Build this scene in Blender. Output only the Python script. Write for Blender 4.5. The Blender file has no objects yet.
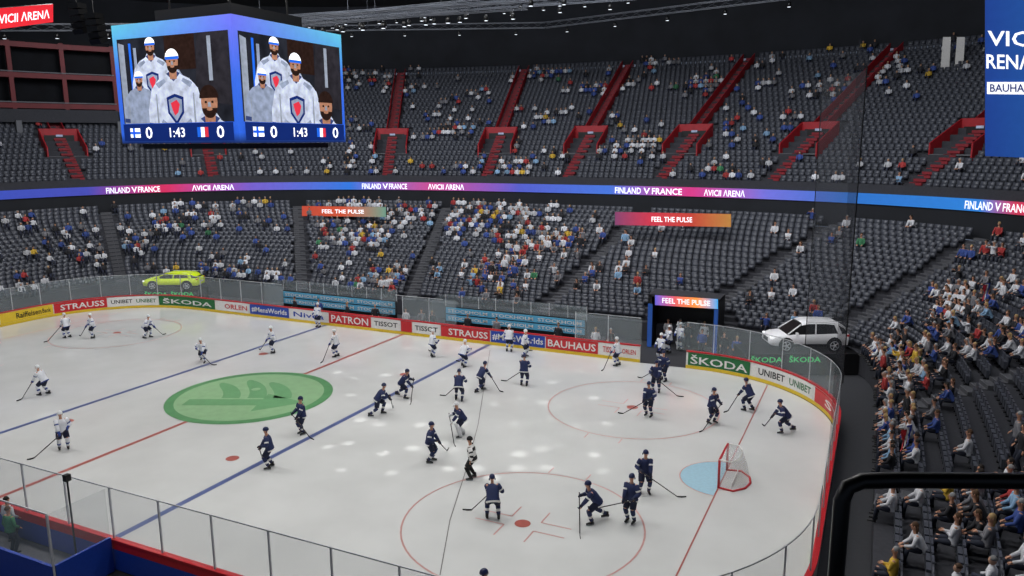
import bpy, math, random
import numpy as np
from mathutils import Vector, Matrix, noise as mnoise
random.seed(7); rng = np.random.default_rng(5)
S = bpy.context.scene; COL = S.collection
PI = math.pi
# ------------------------------------------------------------------ camera (solved from the rink markings)
CAM = np.array([31.06783, -30.98016, 13.9006]); YAW, PITCH, ROLL, FOC = 0.44522, 0.18726, -0.00611, 769.35
def basis():
    f = np.array([-math.sin(YAW)*math.cos(PITCH), math.cos(YAW)*math.cos(PITCH), -math.sin(PITCH)])
    r = np.array([math.cos(YAW), math.sin(YAW), 0.]); u = np.cross(r, f)
    c, s = math.cos(ROLL), math.sin(ROLL)
    return c*r+s*u, -s*r+c*u, f
BR, BU, BF = basis()
def proj(P):
    d = np.asarray(P, float)-CAM; z = d@BF
    return 512+FOC*(d@BR)/z, 288-FOC*(d@BU)/z, z
def P(u, v, **k):
    d = BF+BR*(u-512)/FOC-BU*(v-288)/FOC
    if 'z' in k: t = (k['z']-CAM[2])/d[2]
    elif 'y' in k: t = (k['y']-CAM[1])/d[1]
    elif 'x' in k: t = (k['x']-CAM[0])/d[0]
    else: t = k['t']
    return Vector(CAM+t*d)
# ------------------------------------------------------------------ helpers
def tag(o, label=None, cat=None, group=None, kind=None):
    if label: o['label'] = label
    if cat: o['category'] = cat
    if group: o['group'] = group
    if kind: o['kind'] = kind
    return o
def empty(name, loc=(0, 0, 0), rz=0, **k):
    o = bpy.data.objects.new(name, None); COL.objects.link(o); o.location = loc; o.rotation_euler = (0, 0, rz)
    o.empty_display_size = .1
    return tag(o, **k)
class MB:
    def __init__(s): s.V = []; s.F = []; s.M = []
    def add(s, vs, fs, m=0):
        b = len(s.V); s.V += [tuple(v) for v in vs]
        for f in fs: s.F.append([b+i for i in f]); s.M.append(m)
    def box(s, c, d, m=0, rz=0, R=None):
        R = R or Matrix.Rotation(rz, 3, 'Z'); c = Vector(c)
        vs = [c+R@Vector((x*d[0]/2, y*d[1]/2, z*d[2]/2)) for x in (-1, 1) for y in (-1, 1) for z in (-1, 1)]
        s.add(vs, [(0, 1, 3, 2), (4, 6, 7, 5), (0, 4, 5, 1), (2, 3, 7, 6), (0, 2, 6, 4), (1, 5, 7, 3)], m)
    def tube(s, pts, rad, n=8, m=0, side=None):
        pts = [Vector(p) for p in pts]; k = len(pts)
        if not isinstance(rad, (list, tuple)): rad = [rad]*k
        vs = []; ps = None
        for i, p in enumerate(pts):
            t = (pts[min(i+1, k-1)]-pts[max(i-1, 0)])
            t = t.normalized() if t.length > 1e-9 else Vector((0, 0, 1))
            if side is not None: sd = Vector(side)
            elif ps is not None: sd = ps
            else: sd = Vector((0, 1, 0)) if abs(t.y) < .9 else Vector((1, 0, 0))
            sd = sd-t*sd.dot(t); sd = sd.normalized() if sd.length > 1e-6 else t.orthogonal().normalized()
            ps = sd; b = t.cross(sd); r = rad[i]; ra, rb = r if isinstance(r, tuple) else (r, r)
            for j in range(n):
                a = 2*PI*j/n; vs.append(p+sd*math.cos(a)*ra+b*math.sin(a)*rb)
        base = len(s.V); s.V += [tuple(v) for v in vs]
        for i in range(k-1):
            mm = m[min(i, len(m)-1)] if isinstance(m, (list, tuple)) else m
            for j in range(n):
                j2 = (j+1) % n
                s.F.append([base+i*n+j, base+i*n+j2, base+(i+1)*n+j2, base+(i+1)*n+j]); s.M.append(mm)
        m0 = m[0] if isinstance(m, (list, tuple)) else m
        s.F.append([base+j for j in range(n)][::-1]); s.M.append(m0)
        s.F.append([base+(k-1)*n+j for j in range(n)]); s.M.append(m[-1] if isinstance(m, (list, tuple)) else m)
    def ell(s, c, r, n=10, k=6, m=0, z0=-1., z1=1., R=None):
        c = Vector(c); b = len(s.V); a0 = math.asin(z0); a1 = math.asin(z1)
        for i in range(k+1):
            a = a0+(a1-a0)*i/k
            for j in range(n):
                q = 2*PI*j/n; v = Vector((r[0]*max(math.cos(a), .02)*math.cos(q), r[1]*max(math.cos(a), .02)*math.sin(q), r[2]*math.sin(a)))
                if R: v = R@v
                s.V.append(tuple(c+v))
        for i in range(k):
            for j in range(n):
                j2 = (j+1) % n; s.F.append([b+i*n+j, b+i*n+j2, b+(i+1)*n+j2, b+(i+1)*n+j]); s.M.append(m)
        s.F.append([b+j for j in range(n)][::-1]); s.M.append(m); s.F.append([b+k*n+j for j in range(n)]); s.M.append(m)
    def poly(s, pts, m=0): s.add(pts, [list(range(len(pts)))], m)
    def mesh(s, name, mats, smooth=False):
        me = bpy.data.meshes.new(name); me.from_pydata(s.V, [], s.F)
        for mt in (mats if isinstance(mats, (list, tuple)) else [mats]): me.materials.append(mt)
        if s.F:
            me.polygons.foreach_set('material_index', s.M)
            if smooth: me.polygons.foreach_set('use_smooth', [True]*len(s.F))
        me.update(); return me
    def build(s, name, mats, parent=None, smooth=False, **k):
        o = bpy.data.objects.new(name, s.mesh(name, mats, smooth)); COL.objects.link(o)
        if parent: o.parent = parent
        return tag(o, **k)
# ------------------------------------------------------------------ materials
def srgb(h):
    c = [int(h[i:i+2], 16)/255 for i in (0, 2, 4)]
    return tuple(((x+.055)/1.055)**2.4 if x > .04 else x/12.92 for x in c)+(1,)
def mat(name, col, rough=.6, metal=0, emit=0, noise=.12, scale=8, bump=0, mode='plain', alpha=None, spec=.5):
    m = bpy.data.materials.new(name); m.use_nodes = True; n = m.node_tree; b = n.nodes['Principled BSDF']
    c = srgb(col) if isinstance(col, str) else col
    b.inputs['Roughness'].default_value = rough; b.inputs['Metallic'].default_value = metal
    b.inputs['Specular IOR Level'].default_value = spec
    tc = n.nodes.new('ShaderNodeTexCoord')
    nz = n.nodes.new('ShaderNodeTexNoise'); nz.inputs['Scale'].default_value = scale; nz.inputs['Detail'].default_value = 3
    n.links.new(tc.outputs['Object'], nz.inputs['Vector'])
    mx = n.nodes.new('ShaderNodeMix'); mx.data_type = 'RGBA'; mx.blend_type = 'MULTIPLY'
    mx.inputs[0].default_value = 1
    cr = n.nodes.new('ShaderNodeValToRGB'); cr.color_ramp.elements[0].position = .3; cr.color_ramp.elements[1].position = .7
    cr.color_ramp.elements[0].color = (1-noise,)*3+(1,); cr.color_ramp.elements[1].color = (1, 1, 1, 1)
    n.links.new(nz.outputs['Fac'], cr.inputs[0]); n.links.new(cr.outputs[0], mx.inputs[7])
    if mode == 'plain': mx.inputs[6].default_value = c
    elif mode == 'objcol':
        oi = n.nodes.new('ShaderNodeObjectInfo'); n.links.new(oi.outputs['Color'], mx.inputs[6])
    elif mode == 'attr':
        at = n.nodes.new('ShaderNodeAttribute'); at.attribute_name = 'Col'; n.links.new(at.outputs['Color'], mx.inputs[6])
    n.links.new(mx.outputs[2], b.inputs['Base Color'])
    if emit:
        n.links.new(mx.outputs[2], b.inputs['Emission Color']); b.inputs['Emission Strength'].default_value = emit
    if bump:
        bp = n.nodes.new('ShaderNodeBump'); bp.inputs['Strength'].default_value = bump; n.links.new(nz.outputs['Fac'], bp.inputs['Height']); n.links.new(bp.outputs[0], b.inputs['Normal'])
    if alpha is not None:
        out = n.nodes['Material Output']; tr = n.nodes.new('ShaderNodeBsdfTransparent'); ms = n.nodes.new('ShaderNodeMixShader')
        ms.inputs[0].default_value = alpha; n.links.new(tr.outputs[0], ms.inputs[1]); n.links.new(b.outputs[0], ms.inputs[2]); n.links.new(ms.outputs[0], out.inputs[0])
    return m
ice_m = mat('ice', 'd8d9d7', .13, noise=.10, scale=.35, bump=.012, spec=.6)
m_red_ice = mat('faded_red_paint', 'cf9d97', .3, noise=.2, scale=3)
m_redline = mat('red_line_paint', 'b9655b', .3, noise=.25, scale=3)
m_blueline = mat('blue_line_paint', '5a6899', .3, noise=.2, scale=3)
m_crease = mat('crease_paint', 'a9cfe0', .3); m_dark_line = mat('ice_dark_line', '6d6a68', .4)
m_green = mat('green_paint', '5f9a66', .35, noise=.15, scale=1.5); m_green2 = mat('bright_green_paint', '93bc8d', .35, noise=.12, scale=2); m_green3 = mat('deep_green_paint', '6fa673', .35, noise=.1, scale=2)
white = mat('white_board', 'e8e6e2', .4); yellow = mat('yellow_kick', 'e8c531', .4); red = mat('red_board', 'c8222a', .4)
navy = mat('navy_board', '1f43a6', .4); greenb = mat('green_board', '1c6b37', .4); black = mat('black_panel', '0b0c0f', .5)
darkgrey = mat('dark_concrete', '393a41', .85, noise=.3); concrete = mat('step_concrete', '66676c', .85, noise=.25); midgrey = mat('grey_step', '55565b', .8, noise=.2)
floor_m = mat('concourse_floor', '3a3b40', .7)
redsteel = mat('red_steel', 'a81e29', .5, noise=.2, scale=2); reddark = mat('dark_red', '86202b', .7); boxred = mat('box_red', '6e1820', .6, noise=.3, scale=1)
seat_m = mat('seat_plastic', '4b4e57', .4, noise=.2, scale=3)
metal = mat('grey_metal', 'c4c6ca', .35, .2); blackm = mat('black_metal', '08080a', .35, .2)
glass = mat('rink_glass', 'd4e2e6', .08, alpha=.11); net_m = mat('protective_net', '3c4048', .9, alpha=.34, noise=.5, scale=40)
net_w = mat('goal_net', 'e6e6e6', .9, alpha=.30, noise=.5, scale=30)
ceil_m = mat('ceiling_dark', '171a20', .9, noise=.4, scale=.5); wallm = mat('wall_dark', '1f2229', .9, noise=.4, scale=.4)
led = mat('led_surface', 'ffffff', .5, emit=1.0, noise=.06, scale=3, mode='attr', spec=0)
def emis(name, c, e=1.0, noise=.05, scale=8): return mat(name, c, .5, emit=e, noise=noise, scale=scale, spec=0)
e_white = emis('screen_white', 'f2f4f8', .9); e_dark = emis('screen_dark', '24262e', .8, .6, 1.2); e_navy = emis('screen_navy', '10235e', .9); e_skin = emis('screen_skin', 'a9785f', .7, .35, 6)
e_jersey = emis('screen_jersey', 'c6cee2', .72, .45, 2.6); e_band = emis('screen_band', '33406e', .7, .3, 3)
e_hair = emis('screen_hair', '2a1c18', .7, .4, 5); e_grey = emis('screen_grey', '8d95a4', .7, .3, 3); e_blue = emis('screen_blue', '1f5ecf', .8); e_red = emis('screen_red', 'c83040', .8); e_shade = emis('screen_shade', '8f9ab2', .7, .4, 3)
e_brown = emis('screen_brown', '2c2a30', .7, .5, 2)
skin = mat('skin', 'c89478', .6); eye_m = mat('eye', '1a1a20', .3); lip = mat('lip', '9a5a50', .6)
fab = mat('clothing', 'ffffff', .85, mode='objcol', noise=.2, scale=12)
denim = mat('dark_trousers', '262b3a', .85)
crowd_m = mat('crowd', 'ffffff', .8, mode='attr', noise=.05)
j_navy = mat('navy_jersey', '1b2854', .75); j_white = mat('white_jersey', 'e6e8ee', .75); j_stripe = mat('blue_stripe', '24408c', .75); p_navy = mat('navy_pants', '121a38', .8)
helm_n = mat('navy_helmet', '15224c', .3); helm_w = mat('white_helmet', 'eceef0', .3); black_r = mat('black_leather', '0d0d10', .45); steel = mat('skate_steel', 'b8bcc0', .2, .9)
wood = mat('stick_shaft', '2a2422', .5); tape = mat('blade_tape', '141414', .8); stripe_b = mat('referee_black', '101014', .8); pad_w = mat('goalie_pad', 'dcdde0', .6)
# ------------------------------------------------------------------ text cache
TEXTS = ['Raiffeisen', 'Bank', 'STRAUSS', 'UNIBET', 'ŠKODA', 'ORLEN', '#MensWorlds', 'PATRON', 'TISSOT', 'BAUHAUS', 'FEEL THE PULSE', 'FINLAND', 'FRANCE', 'V', 'ΛVICII ΛRENΛ', 'VICII', 'RENΛ', '0', '1:43', 'STOCKHOLM  STOCKHOLM  STOCKHOLM', 'Nivea']
TX = {}
tmp = []
for t in TEXTS:
    cu = bpy.data.curves.new('t', 'FONT'); cu.body = t; cu.resolution_u = 2; cu.offset = .015
    o = bpy.data.objects.new('t', cu); COL.objects.link(o); tmp.append((t, o))
dg = bpy.context.evaluated_depsgraph_get()
for t, o in tmp:
    me = bpy.data.meshes.new_from_object(o.evaluated_get(dg))
    vs = np.array([v.co[:2] for v in me.vertices]); mn, mxx = vs.min(0), vs.max(0)
    vs = (vs-mn)/(mxx-mn); TX[t] = (vs, [list(p.vertices) for p in me.polygons], (mxx-mn)[0]/(mxx-mn)[1])
for t, o in tmp: bpy.data.objects.remove(o)
def text(t, fn, m, parent, name='lettering'):
    vs, fs, _ = TX[t]; b = MB(); b.add([fn(x, y) for x, y in vs], fs); return b.build(name, m, parent)
# ------------------------------------------------------------------ people
def ik(a, b, l1, l2, pole):
    a = Vector(a); b = Vector(b); d = b-a; L = min(d.length, (l1+l2)*.999); dn = d.normalized()
    x = (l1*l1-l2*l2+L*L)/(2*L); h = math.sqrt(max(l1*l1-x*x, 0)); p = Vector(pole); p = p-dn*p.dot(dn); p.normalize()
    return a+dn*x+p*h, a+dn*L
def skeleton(hip=(0, 0, .92), lean=.1, fl=(.05, .12, .09), fr=(-.05, -.12, .09), hl=(.2, .3, .85), hr=(.2, -.3, .85), look=0, twist=0):
    J = {}; H = Vector(hip); d = Vector((math.sin(lean), 0, math.cos(lean))); J['H'] = H; J['d'] = d
    J['S'] = H+d*.47; J['N'] = H+d*.54
    dh = Vector((math.sin(lean*.35), 0, math.cos(lean*.35))); J['head'] = J['N']+dh*.19; J['dh'] = dh; J['look'] = look
    tw = Matrix.Rotation(twist, 3, 'Z')
    for sgn, f, h, n in ((1, fl, hl, 'L'), (-1, fr, hr, 'R')):
        hj = H+Vector((0, .095*sgn, -.02)); kn, an = ik(hj, f, .43, .43, (1, .15*sgn, .15)); J['hip'+n] = hj; J['knee'+n] = kn; J['ank'+n] = an
        sj = J['S']+tw@Vector((0, .185*sgn, -.01)); el, ha = ik(sj, h, .29, .27, (-.6, .6*sgn, -.5)); J['sh'+n] = sj; J['el'+n] = el; J['ha'+n] = ha
    return J
bake = []
def head_feats(mb, J):
    R = Matrix.Rotation(J['look'], 3, 'Z'); c = J['head']
    def q(x, y, z): return c+R@Vector((x, y, z))
    mb.tube([q(.088, 0, .03), q(.115, 0, -.012), q(.092, 0, -.022)], [.008, .014, .010], 6, 0)
    for s in (1, -1):
        mb.ell(q(.083, .032*s, .012), (.012, .014, .008), 6, 4, 1); mb.ell(q(-.005, .083*s, 0), (.022, .012, .032), 6, 4, 0)
    mb.ell(q(.088, 0, -.052), (.009, .026, .008), 6, 4, 2)
def hand_feats(mb, J, grip):
    for n, sg in (('L', 1), ('R', -1)):
        h = J['ha'+n]; f = (h-J['el'+n]).normalized(); s = Vector((0, 1, 0)); s = (s-f*s.dot(f)).normalized(); b = f.cross(s)
        mb.tube([h-f*.02, h+f*.04, h+f*.085], [(.03, .018), (.042, .02), (.04, .014)], 8, 0, side=s)
        for i in range(4):
            o = s*(-.03+.02*i); L = (.062, .075, .07, .055)[i]; c = (-.9 if grip else -.35)
            p0 = h+f*.08+o; p1 = p0+f*L*.5+b*c*.02; p2 = p1+f*L*.3*(0 if grip else 1)+b*c*L*.5
            mb.tube([p0, p1, p2], [.0095, .009, .007], 5, 0)
        t0 = h+f*.02+s*.035*sg; mb.tube([t0, t0+f*.03+s*.03*sg, t0+f*.06+s*.035*sg+b*-.01], [.012, .011, .008], 5, 0)
def body_tubes(J):
    b = MB(); H, d, S_, N = J['H'], J['d'], J['S'], J['N']
    b.tube([H-d*.09, H, H+d*.14, H+d*.32, H+d*.43, H+d*.49, N, N+J['dh']*.1], [(.12, .09), (.165, .115), (.14, .10), (.17, .115), (.15, .10), (.08, .07), (.058, .058), (.055, .06)], 12, side=(0, 1, 0))
    R = Matrix.Rotation(J['look'], 3, 'Z'); b.ell(J['head'], (.095, .078, .12), 12, 8, R=R); b.ell(J['head']+R@Vector((.03, 0, -.06)), (.06, .055, .06), 10, 6, R=R)
    for n in 'LR':
        b.tube([J['sh'+n], J['sh'+n].lerp(J['el'+n], .4), J['el'+n], J['el'+n].lerp(J['ha'+n], .35), J['ha'+n]], [.058, .052, .042, .043, .029], 8)
        b.ell(J['sh'+n], (.062, .062, .062), 8, 6)
        b.tube([J['hip'+n], J['hip'+n].lerp(J['knee'+n], .4), J['knee'+n], J['knee'+n].lerp(J['ank'+n], .35), J['ank'+n]], [.095, .085, .06, .062, .04], 8)
        a = J['ank'+n]; b.tube([a+Vector((-.05, 0, -.045)), a+Vector((.05, 0, -.045)), a+Vector((.17, 0, -.06))], [(.04, .04), (.045, .035), (.035, .022)], 8, side=(0, 1, 0))
    return b
def body(J, root, grip=False):
    o = body_tubes(J).build('body', [skin, eye_m, lip], root, True); md = o.modifiers.new('r', 'REMESH'); md.mode = 'VOXEL'; md.voxel_size = .024; md.use_smooth_shade = True
    f = MB(); head_feats(f, J); hand_feats(f, J, grip); bake.append((o, f)); return o
def run_bake():
    dg = bpy.context.evaluated_depsgraph_get()
    for o, f in bake:
        me = bpy.data.meshes.new_from_object(o.evaluated_get(dg))
        vs = [tuple(v.co) for v in me.vertices]; fs = [list(p.vertices) for p in me.polygons]
        m = MB(); m.V = vs; m.F = fs; m.M = [0]*len(fs); n = len(vs); m.V += f.V; m.F += [[i+n for i in q] for q in f.F]; m.M += f.M
        old = o.data; o.modifiers.clear(); o.data = m.mesh('body', [skin, eye_m, lip], True); bpy.data.meshes.remove(old); bpy.data.meshes.remove(me)
    bake.clear()
def torso_shell(J, mb, r=1.3, hem=.1, m=0, up=.51):
    H, d = J['H'], J['d']
    mb.tube([H-d*hem, H-d*(hem-.05), H+d*.08, H+d*.3, H+d*.43, H+d*up], [(.19*r, .135*r), (.19*r, .135*r), (.165*r, .125*r), (.175*r, .125*r), (.155*r, .105*r), (.075*r, .07*r)], 12, m, side=(0, 1, 0))
def make_player(kit, pose, loc, rz, label, desc, stick=True, scale=1.0, side=1):
    hl, hr = ((.42, .12, .72), (.30, -.22, .98)) if side > 0 else ((.30, .22, .98), (.42, -.12, .72))
    poses = {'stand': dict(hip=(0, 0, .90), lean=.18, fl=(.06, .16, .12), fr=(-.04, -.16, .12)),
             'glide': dict(hip=(-.05, 0, .84), lean=.5, fl=(.14, .17, .12), fr=(-.12, -.17, .12)),
             'stride': dict(hip=(0, 0, .82), lean=.6, fl=(.22, .12, .12), fr=(-.42, -.26, .16)),
             'stride2': dict(hip=(0, 0, .82), lean=.6, fl=(-.42, .26, .16), fr=(.22, -.12, .12)),
             'bent': dict(hip=(-.08, 0, .82), lean=.6, fl=(.12, .2, .12), fr=(.0, -.2, .12)),
             'upright': dict(hip=(0, 0, .93), lean=.05, fl=(.02, .13, .12), fr=(0, -.13, .12))}
    ps = dict(poses[pose]); dz = {'bent': -.05, 'stride': -.06, 'stride2': -.06, 'glide': -.04}.get(pose, 0); dx = {'bent': .15, 'stride': .2, 'stride2': .2, 'glide': .12}.get(pose, 0)
    if kit == 'referee' and not stick: hl, hr = (.05, .3, .8), (.05, -.3, .8)
    ps['hl'] = (hl[0]+dx, hl[1], hl[2]+dz+.05); ps['hr'] = (hr[0]+dx, hr[1], hr[2]+dz+.05); ps['look'] = random.uniform(-.5, .5)
    J = skeleton(**ps); root = empty('person', loc, rz, label=label, cat='person'); root.scale = (scale,)*3
    body(J, root, True)
    jm = {'blue': [j_navy, white], 'white': [j_white, j_stripe], 'referee': [white, stripe_b], 'goalie': [j_navy, white]}[kit]
    b = MB(); torso_shell(J, b, 1.32, .12, [1, 0, 0, 0, 0] if kit != 'referee' else [0, 1, 0, 1, 0])
    for n in 'LR':
        s_, e, h = J['sh'+n], J['el'+n], J['ha'+n]
        b.tube([s_+(s_-e)*.12, s_, s_.lerp(e, .55), s_.lerp(e, .75), e, e.lerp(h, .3), e.lerp(h, .78)], [.06, .098, .09, .086, .08, .078, .062], 8, [0, 0, 1, 0, 0, 0] if kit != 'referee' else [1, 0, 1, 0, 1, 0])
    b.build('jersey', jm, root, True)
    b = MB(); H, d = J['H'], J['d']; b.tube([H-Vector((0, 0, .1)), H, H+d*.14], [(.2, .15), (.215, .16), (.18, .14)], 10, side=(0, 1, 0))
    for n in 'LR': b.tube([J['hip'+n], J['hip'+n].lerp(J['knee'+n], .5), J['hip'+n].lerp(J['knee'+n], .9)], [.13, .125, .11], 8)
    b.build('pants', p_navy if kit != 'referee' else stripe_b, root, True)
    sm = {'blue': [j_navy, white], 'white': [j_white, j_stripe], 'referee': [stripe_b, stripe_b]}.get(kit, [pad_w, pad_w])
    for n in 'LR':
        k, a = J['knee'+n], J['ank'+n]; b = MB()
        if 'goalie' in kit: b.tube([k+(k-a)*.3, k+(k-a)*.1, k.lerp(a, .5), k.lerp(a, 1.05)], [(.13, .07), (.15, .1), (.15, .1), (.15, .09)], 8, 0, side=(0, 1, 0))
        else: b.tube([k+(k-a)*.1, k, k.lerp(a, .4), k.lerp(a, .6), k.lerp(a, .9)], [.08, .088, .08, .076, .06], 8, [0, 0, 1, 0])
        b.build('leg_pad' if 'goalie' in kit else 'sock', sm, root, True)
        b = MB(); b.tube([a+Vector((-.01, 0, .09)), a+Vector((-.01, 0, .0)), a+Vector((0, 0, -.05))], [.058, .056, .055], 8); b.tube([a+Vector((-.08, 0, -.045)), a+Vector((.06, 0, -.04)), a+Vector((.2, 0, -.06))], [(.045, .035), (.05, .045), (.035, .028)], 8, side=(0, 1, 0))
        sk = b.build('skate', black_r, root, True); b = MB(); b.box(a+Vector((.06, 0, -.1)), (.28, .012, .04)); b.box(a+Vector((.0, 0, -.08)), (.04, .03, .03)); b.box(a+Vector((.14, 0, -.08)), (.04, .03, .03)); b.build('skate_blade', steel, sk)
        h = J['ha'+n]; f = (h-J['el'+n]).normalized(); b = MB()
        if kit != 'referee':
            b.tube([h-f*.11, h-f*.02, h+f*.06, h+f*.1], [.062, .058, .06, .045], 8)
            s_ = f.orthogonal().normalized()
            for i in range(4): o_ = s_*(-.036+.024*i); b.tube([h+f*.09+o_, h+f*.13+o_, h+f*.13+o_-f.cross(s_)*.05], [.016, .015, .012], 5)
            b.tube([h+f*.02+s_*.05, h+f*.07+s_*.07], [.018, .014], 5)
            b.build('glove', {'blue': p_navy, 'white': j_stripe}.get(kit, pad_w), root, True)
    hc = J['head']; b = MB(); b.ell(hc+Vector((-.008, 0, .02)), (.125, .105, .125), 12, 6, 0, z0=-.15); b.tube([hc+Vector((-.05, .1, -.0)), hc+Vector((-.05, .1, -.07))], .02, 6); b.tube([hc+Vector((-.05, -.1, 0)), hc+Vector((-.05, -.1, -.07))], .02, 6)
    if 'goalie' in kit: b.tube([hc+Vector((.1, 0, .05)), hc+Vector((.13, 0, -.03)), hc+Vector((.1, 0, -.12))], [(.09, .02), (.085, .02), (.05, .02)], 8, side=(0, 1, 0))
    b.build('helmet', {'blue': helm_n, 'white': helm_w, 'referee': stripe_b}.get(kit, pad_w), root, True)
    if stick:
        hL, hR = J['haL'], J['haR']; lo, hi = (hL, hR) if side > 0 else (hR, hL)
        lo = lo+(lo-J['elL' if side > 0 else 'elR']).normalized()*.1; hi = hi+(hi-J['elR' if side > 0 else 'elL']).normalized()*.1
        d = (lo-hi).normalized()
        if d.z > -.2: d = Vector((d.x, d.y, -.45)).normalized()
        t = (lo.z-.06)/-d.z; t = min(t, 1.25); tip = lo+d*t; tip.z = max(.05, tip.z if t >= 1.25 else .05)
        r = empty('hockey_stick', loc, rz, label='stick of the '+desc, cat='hockey stick'); r.scale = (scale,)*3
        b = MB(); b.tube([hi-d*.12, tip], .02, 6); b.build('shaft', wood, r, True)
        o = Vector((d.x, d.y, 0)).normalized(); b = MB(); b.tube([tip, tip+o*.15+Vector((0, 0, -.01)), tip+o*.3+Vector((0, .03, 0))], [(.012, .03), (.012, .036), (.01, .03)], 6, side=o.cross(Vector((0, 0, 1)))); b.build('blade', tape, r, True)
    return root
N_, W_ = 'navy-jersey player', 'white-jersey player'
PL = [  # u, v(foot), kit, facing deg, pose, side, description, stick
 (68, 338, 'white', 190, 'stand', 1, W_+' at far left below the red advert', 1), (94, 338, 'white', 250, 'stand', -1, W_+' beside the far left face-off dot', 1),
 (147, 338, 'white', 20, 'glide', 1, W_+' right of the far left circle', 1), (45, 395, 'white', 200, 'glide', 1, W_+' bending forward near the left edge', 1),
 (64, 449, 'white', 330, 'stand', -1, W_+' nearest the lower left glass', 1), (204, 362, 'white', 300, 'stride', 1, W_+' skating on the left blue line', 1),
 (274, 353, 'white', 240, 'stand', -1, W_+' straight above the green emblem', 1), (337, 357, 'white', 200, 'stand', 1, W_+' beside the red line, far side', 1),
 (319, 327, 'white', 270, 'upright', 1, W_+' against the boards by the left bench', 0),
 (432, 357, 'white', 60, 'stand', 1, W_+' just right of the red line', 1), (463, 367, 'white', 80, 'glide', 1, W_+' near the far end of the right blue line', 1),
 (509, 352, 'white', 100, 'stand', -1, W_+' first by the blue hashtag advert', 1), (524, 357, 'white', 10, 'stand', -1, W_+' second by the blue hashtag advert', 0),
 (618, 366, 'white', 180, 'stand', 1, W_+' at the boards left of the tunnel', 1), (303, 434, 'blue', 250, 'upright', 1, N_+' upright at the right of the green emblem', 1),
 (271, 468, 'blue', 215, 'stand', -1, N_+' just below the green emblem', 1), (378, 415, 'blue', 40, 'stride', 1, N_+' striding just above the blue line', 1),
 (402, 398, 'blue', 10, 'stride2', -1, N_+' skating at mid ice right of the emblem', 1), (430, 462, 'blue', 20, 'stand', 1, N_+' just left of the official', 1),
 (459, 401, 'blue', 110, 'glide', 1, N_+' right behind the goalkeeper', 1), (462, 436, 'goalie', 230, 'glide', 1, 'goalkeeper with big pads in mid ice', 1),
 (480, 391, 'blue', 60, 'stride', -1, N_+' right of the blue line, far side', 1), (524, 386, 'blue', 100, 'stand', 1, N_+' alone below the blue hashtag advert', 1),
 (473, 479, 'referee', 200, 'stand', 1, 'official in black and white stripes near centre', 0), (493, 520, 'blue', 120, 'bent', 1, N_+' inside the near circle, seen from behind', 1),
 (597, 523, 'blue', 215, 'stride', 1, N_+' leaning left at the near circle edge', 1), (631, 522, 'blue', 260, 'upright', -1, N_+' upright beside the leaning one', 1),
 (644, 493, 'blue', 300, 'stand', 1, N_+' left of the blue crease', 1), (649, 416, 'blue', 260, 'stand', -1, N_+' lowest of three in the far circle', 1),
 (656, 392, 'blue', 280, 'stand', 1, N_+' middle of three in the far circle', 1), (664, 381, 'blue', 250, 'stand', -1, N_+' highest of three in the far circle', 1),
 (711, 423, 'blue', 330, 'stand', -1, N_+' at the right edge of the far circle', 1), (749, 411, 'blue', 160, 'glide', 1, N_+' left of the goal line near far corner', 1),
 (786, 433, 'blue', 200, 'stride', -1, N_+' by the goal line at right boards', 1), (661, 362, 'white', 250, 'upright', 1, W_+' stepping out of the tunnel', 0),
 (680, 350, 'white', 250, 'upright', 1, W_+' standing inside the tunnel mouth', 0), (669, 353, 'white', 230, 'upright', 1, W_+' waiting at the left of the tunnel mouth', 0), (483, 572, 'blue', 40, 'upright', 1, N_+' at the bottom edge, only helmet showing', 0),
]
for (u, v, kit, fd, pose, sd, desc, st) in PL:
    p = P(u, v, z=0)
    if u == 483: p = P(483, 569, z=1.93)
    make_player(kit, pose, (p.x, p.y, 0), math.radians(fd), 'ice hockey '+desc, desc, bool(st), 1.08, sd)
def make_spect(pose, hair='short'):
    J = skeleton(**pose); root = empty('person', (0, 0, 0)); body(J, root)
    b = MB(); torso_shell(J, b, 1.12, .06)
    for n in 'LR':
        s_, e, h = J['sh'+n], J['el'+n], J['ha'+n]; b.tube([s_+(s_-e)*.1, s_, e, e.lerp(h, .9)], [.05, .075, .06, .045], 8)
    b.build('jacket', fab, root, True)
    b = MB(); b.tube([J['H']-Vector((0, 0, .09)), J['H'], J['H']+J['d']*.1], [(.17, .12), (.185, .13), (.16, .12)], 8, side=(0, 1, 0))
    for n in 'LR': b.tube([J['hip'+n], J['hip'+n].lerp(J['knee'+n], .5), J['knee'+n], J['ank'+n]], [.105, .095, .073, .055], 8)
    b.build('trousers', denim, root, True)
    hc = J['head']; R = Matrix.Rotation(J['look'], 3, 'Z'); b = MB(); b.ell(hc+R@Vector((-.018, 0, .025)), (.1, .09, .115), 10, 6, z0=-.1 if hair == 'short' else -.3, R=R)
    if hair == 'long': b.tube([hc+R@Vector((-.05, 0, .02)), hc+R@Vector((-.08, 0, -.1)), hc+R@Vector((-.07, 0, -.22))], [(.085, .05), (.09, .045), (.06, .03)], 8, side=(0, 1, 0))
    b.build('hair', fab, root, True)
    for n in 'LR':
        a = J['ank'+n]; b = MB(); b.tube([a+Vector((-.07, 0, -.045)), a+Vector((.06, 0, -.04)), a+Vector((.19, 0, -.06))], [(.045, .042), (.052, .045), (.04, .027)], 8, side=(0, 1, 0)); b.build('shoe', black_r, root, True)
    return root
sit = dict(hip=(-.02, 0, .55), fl=(.46, .13, .10), fr=(.44, -.13, .10))
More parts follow.
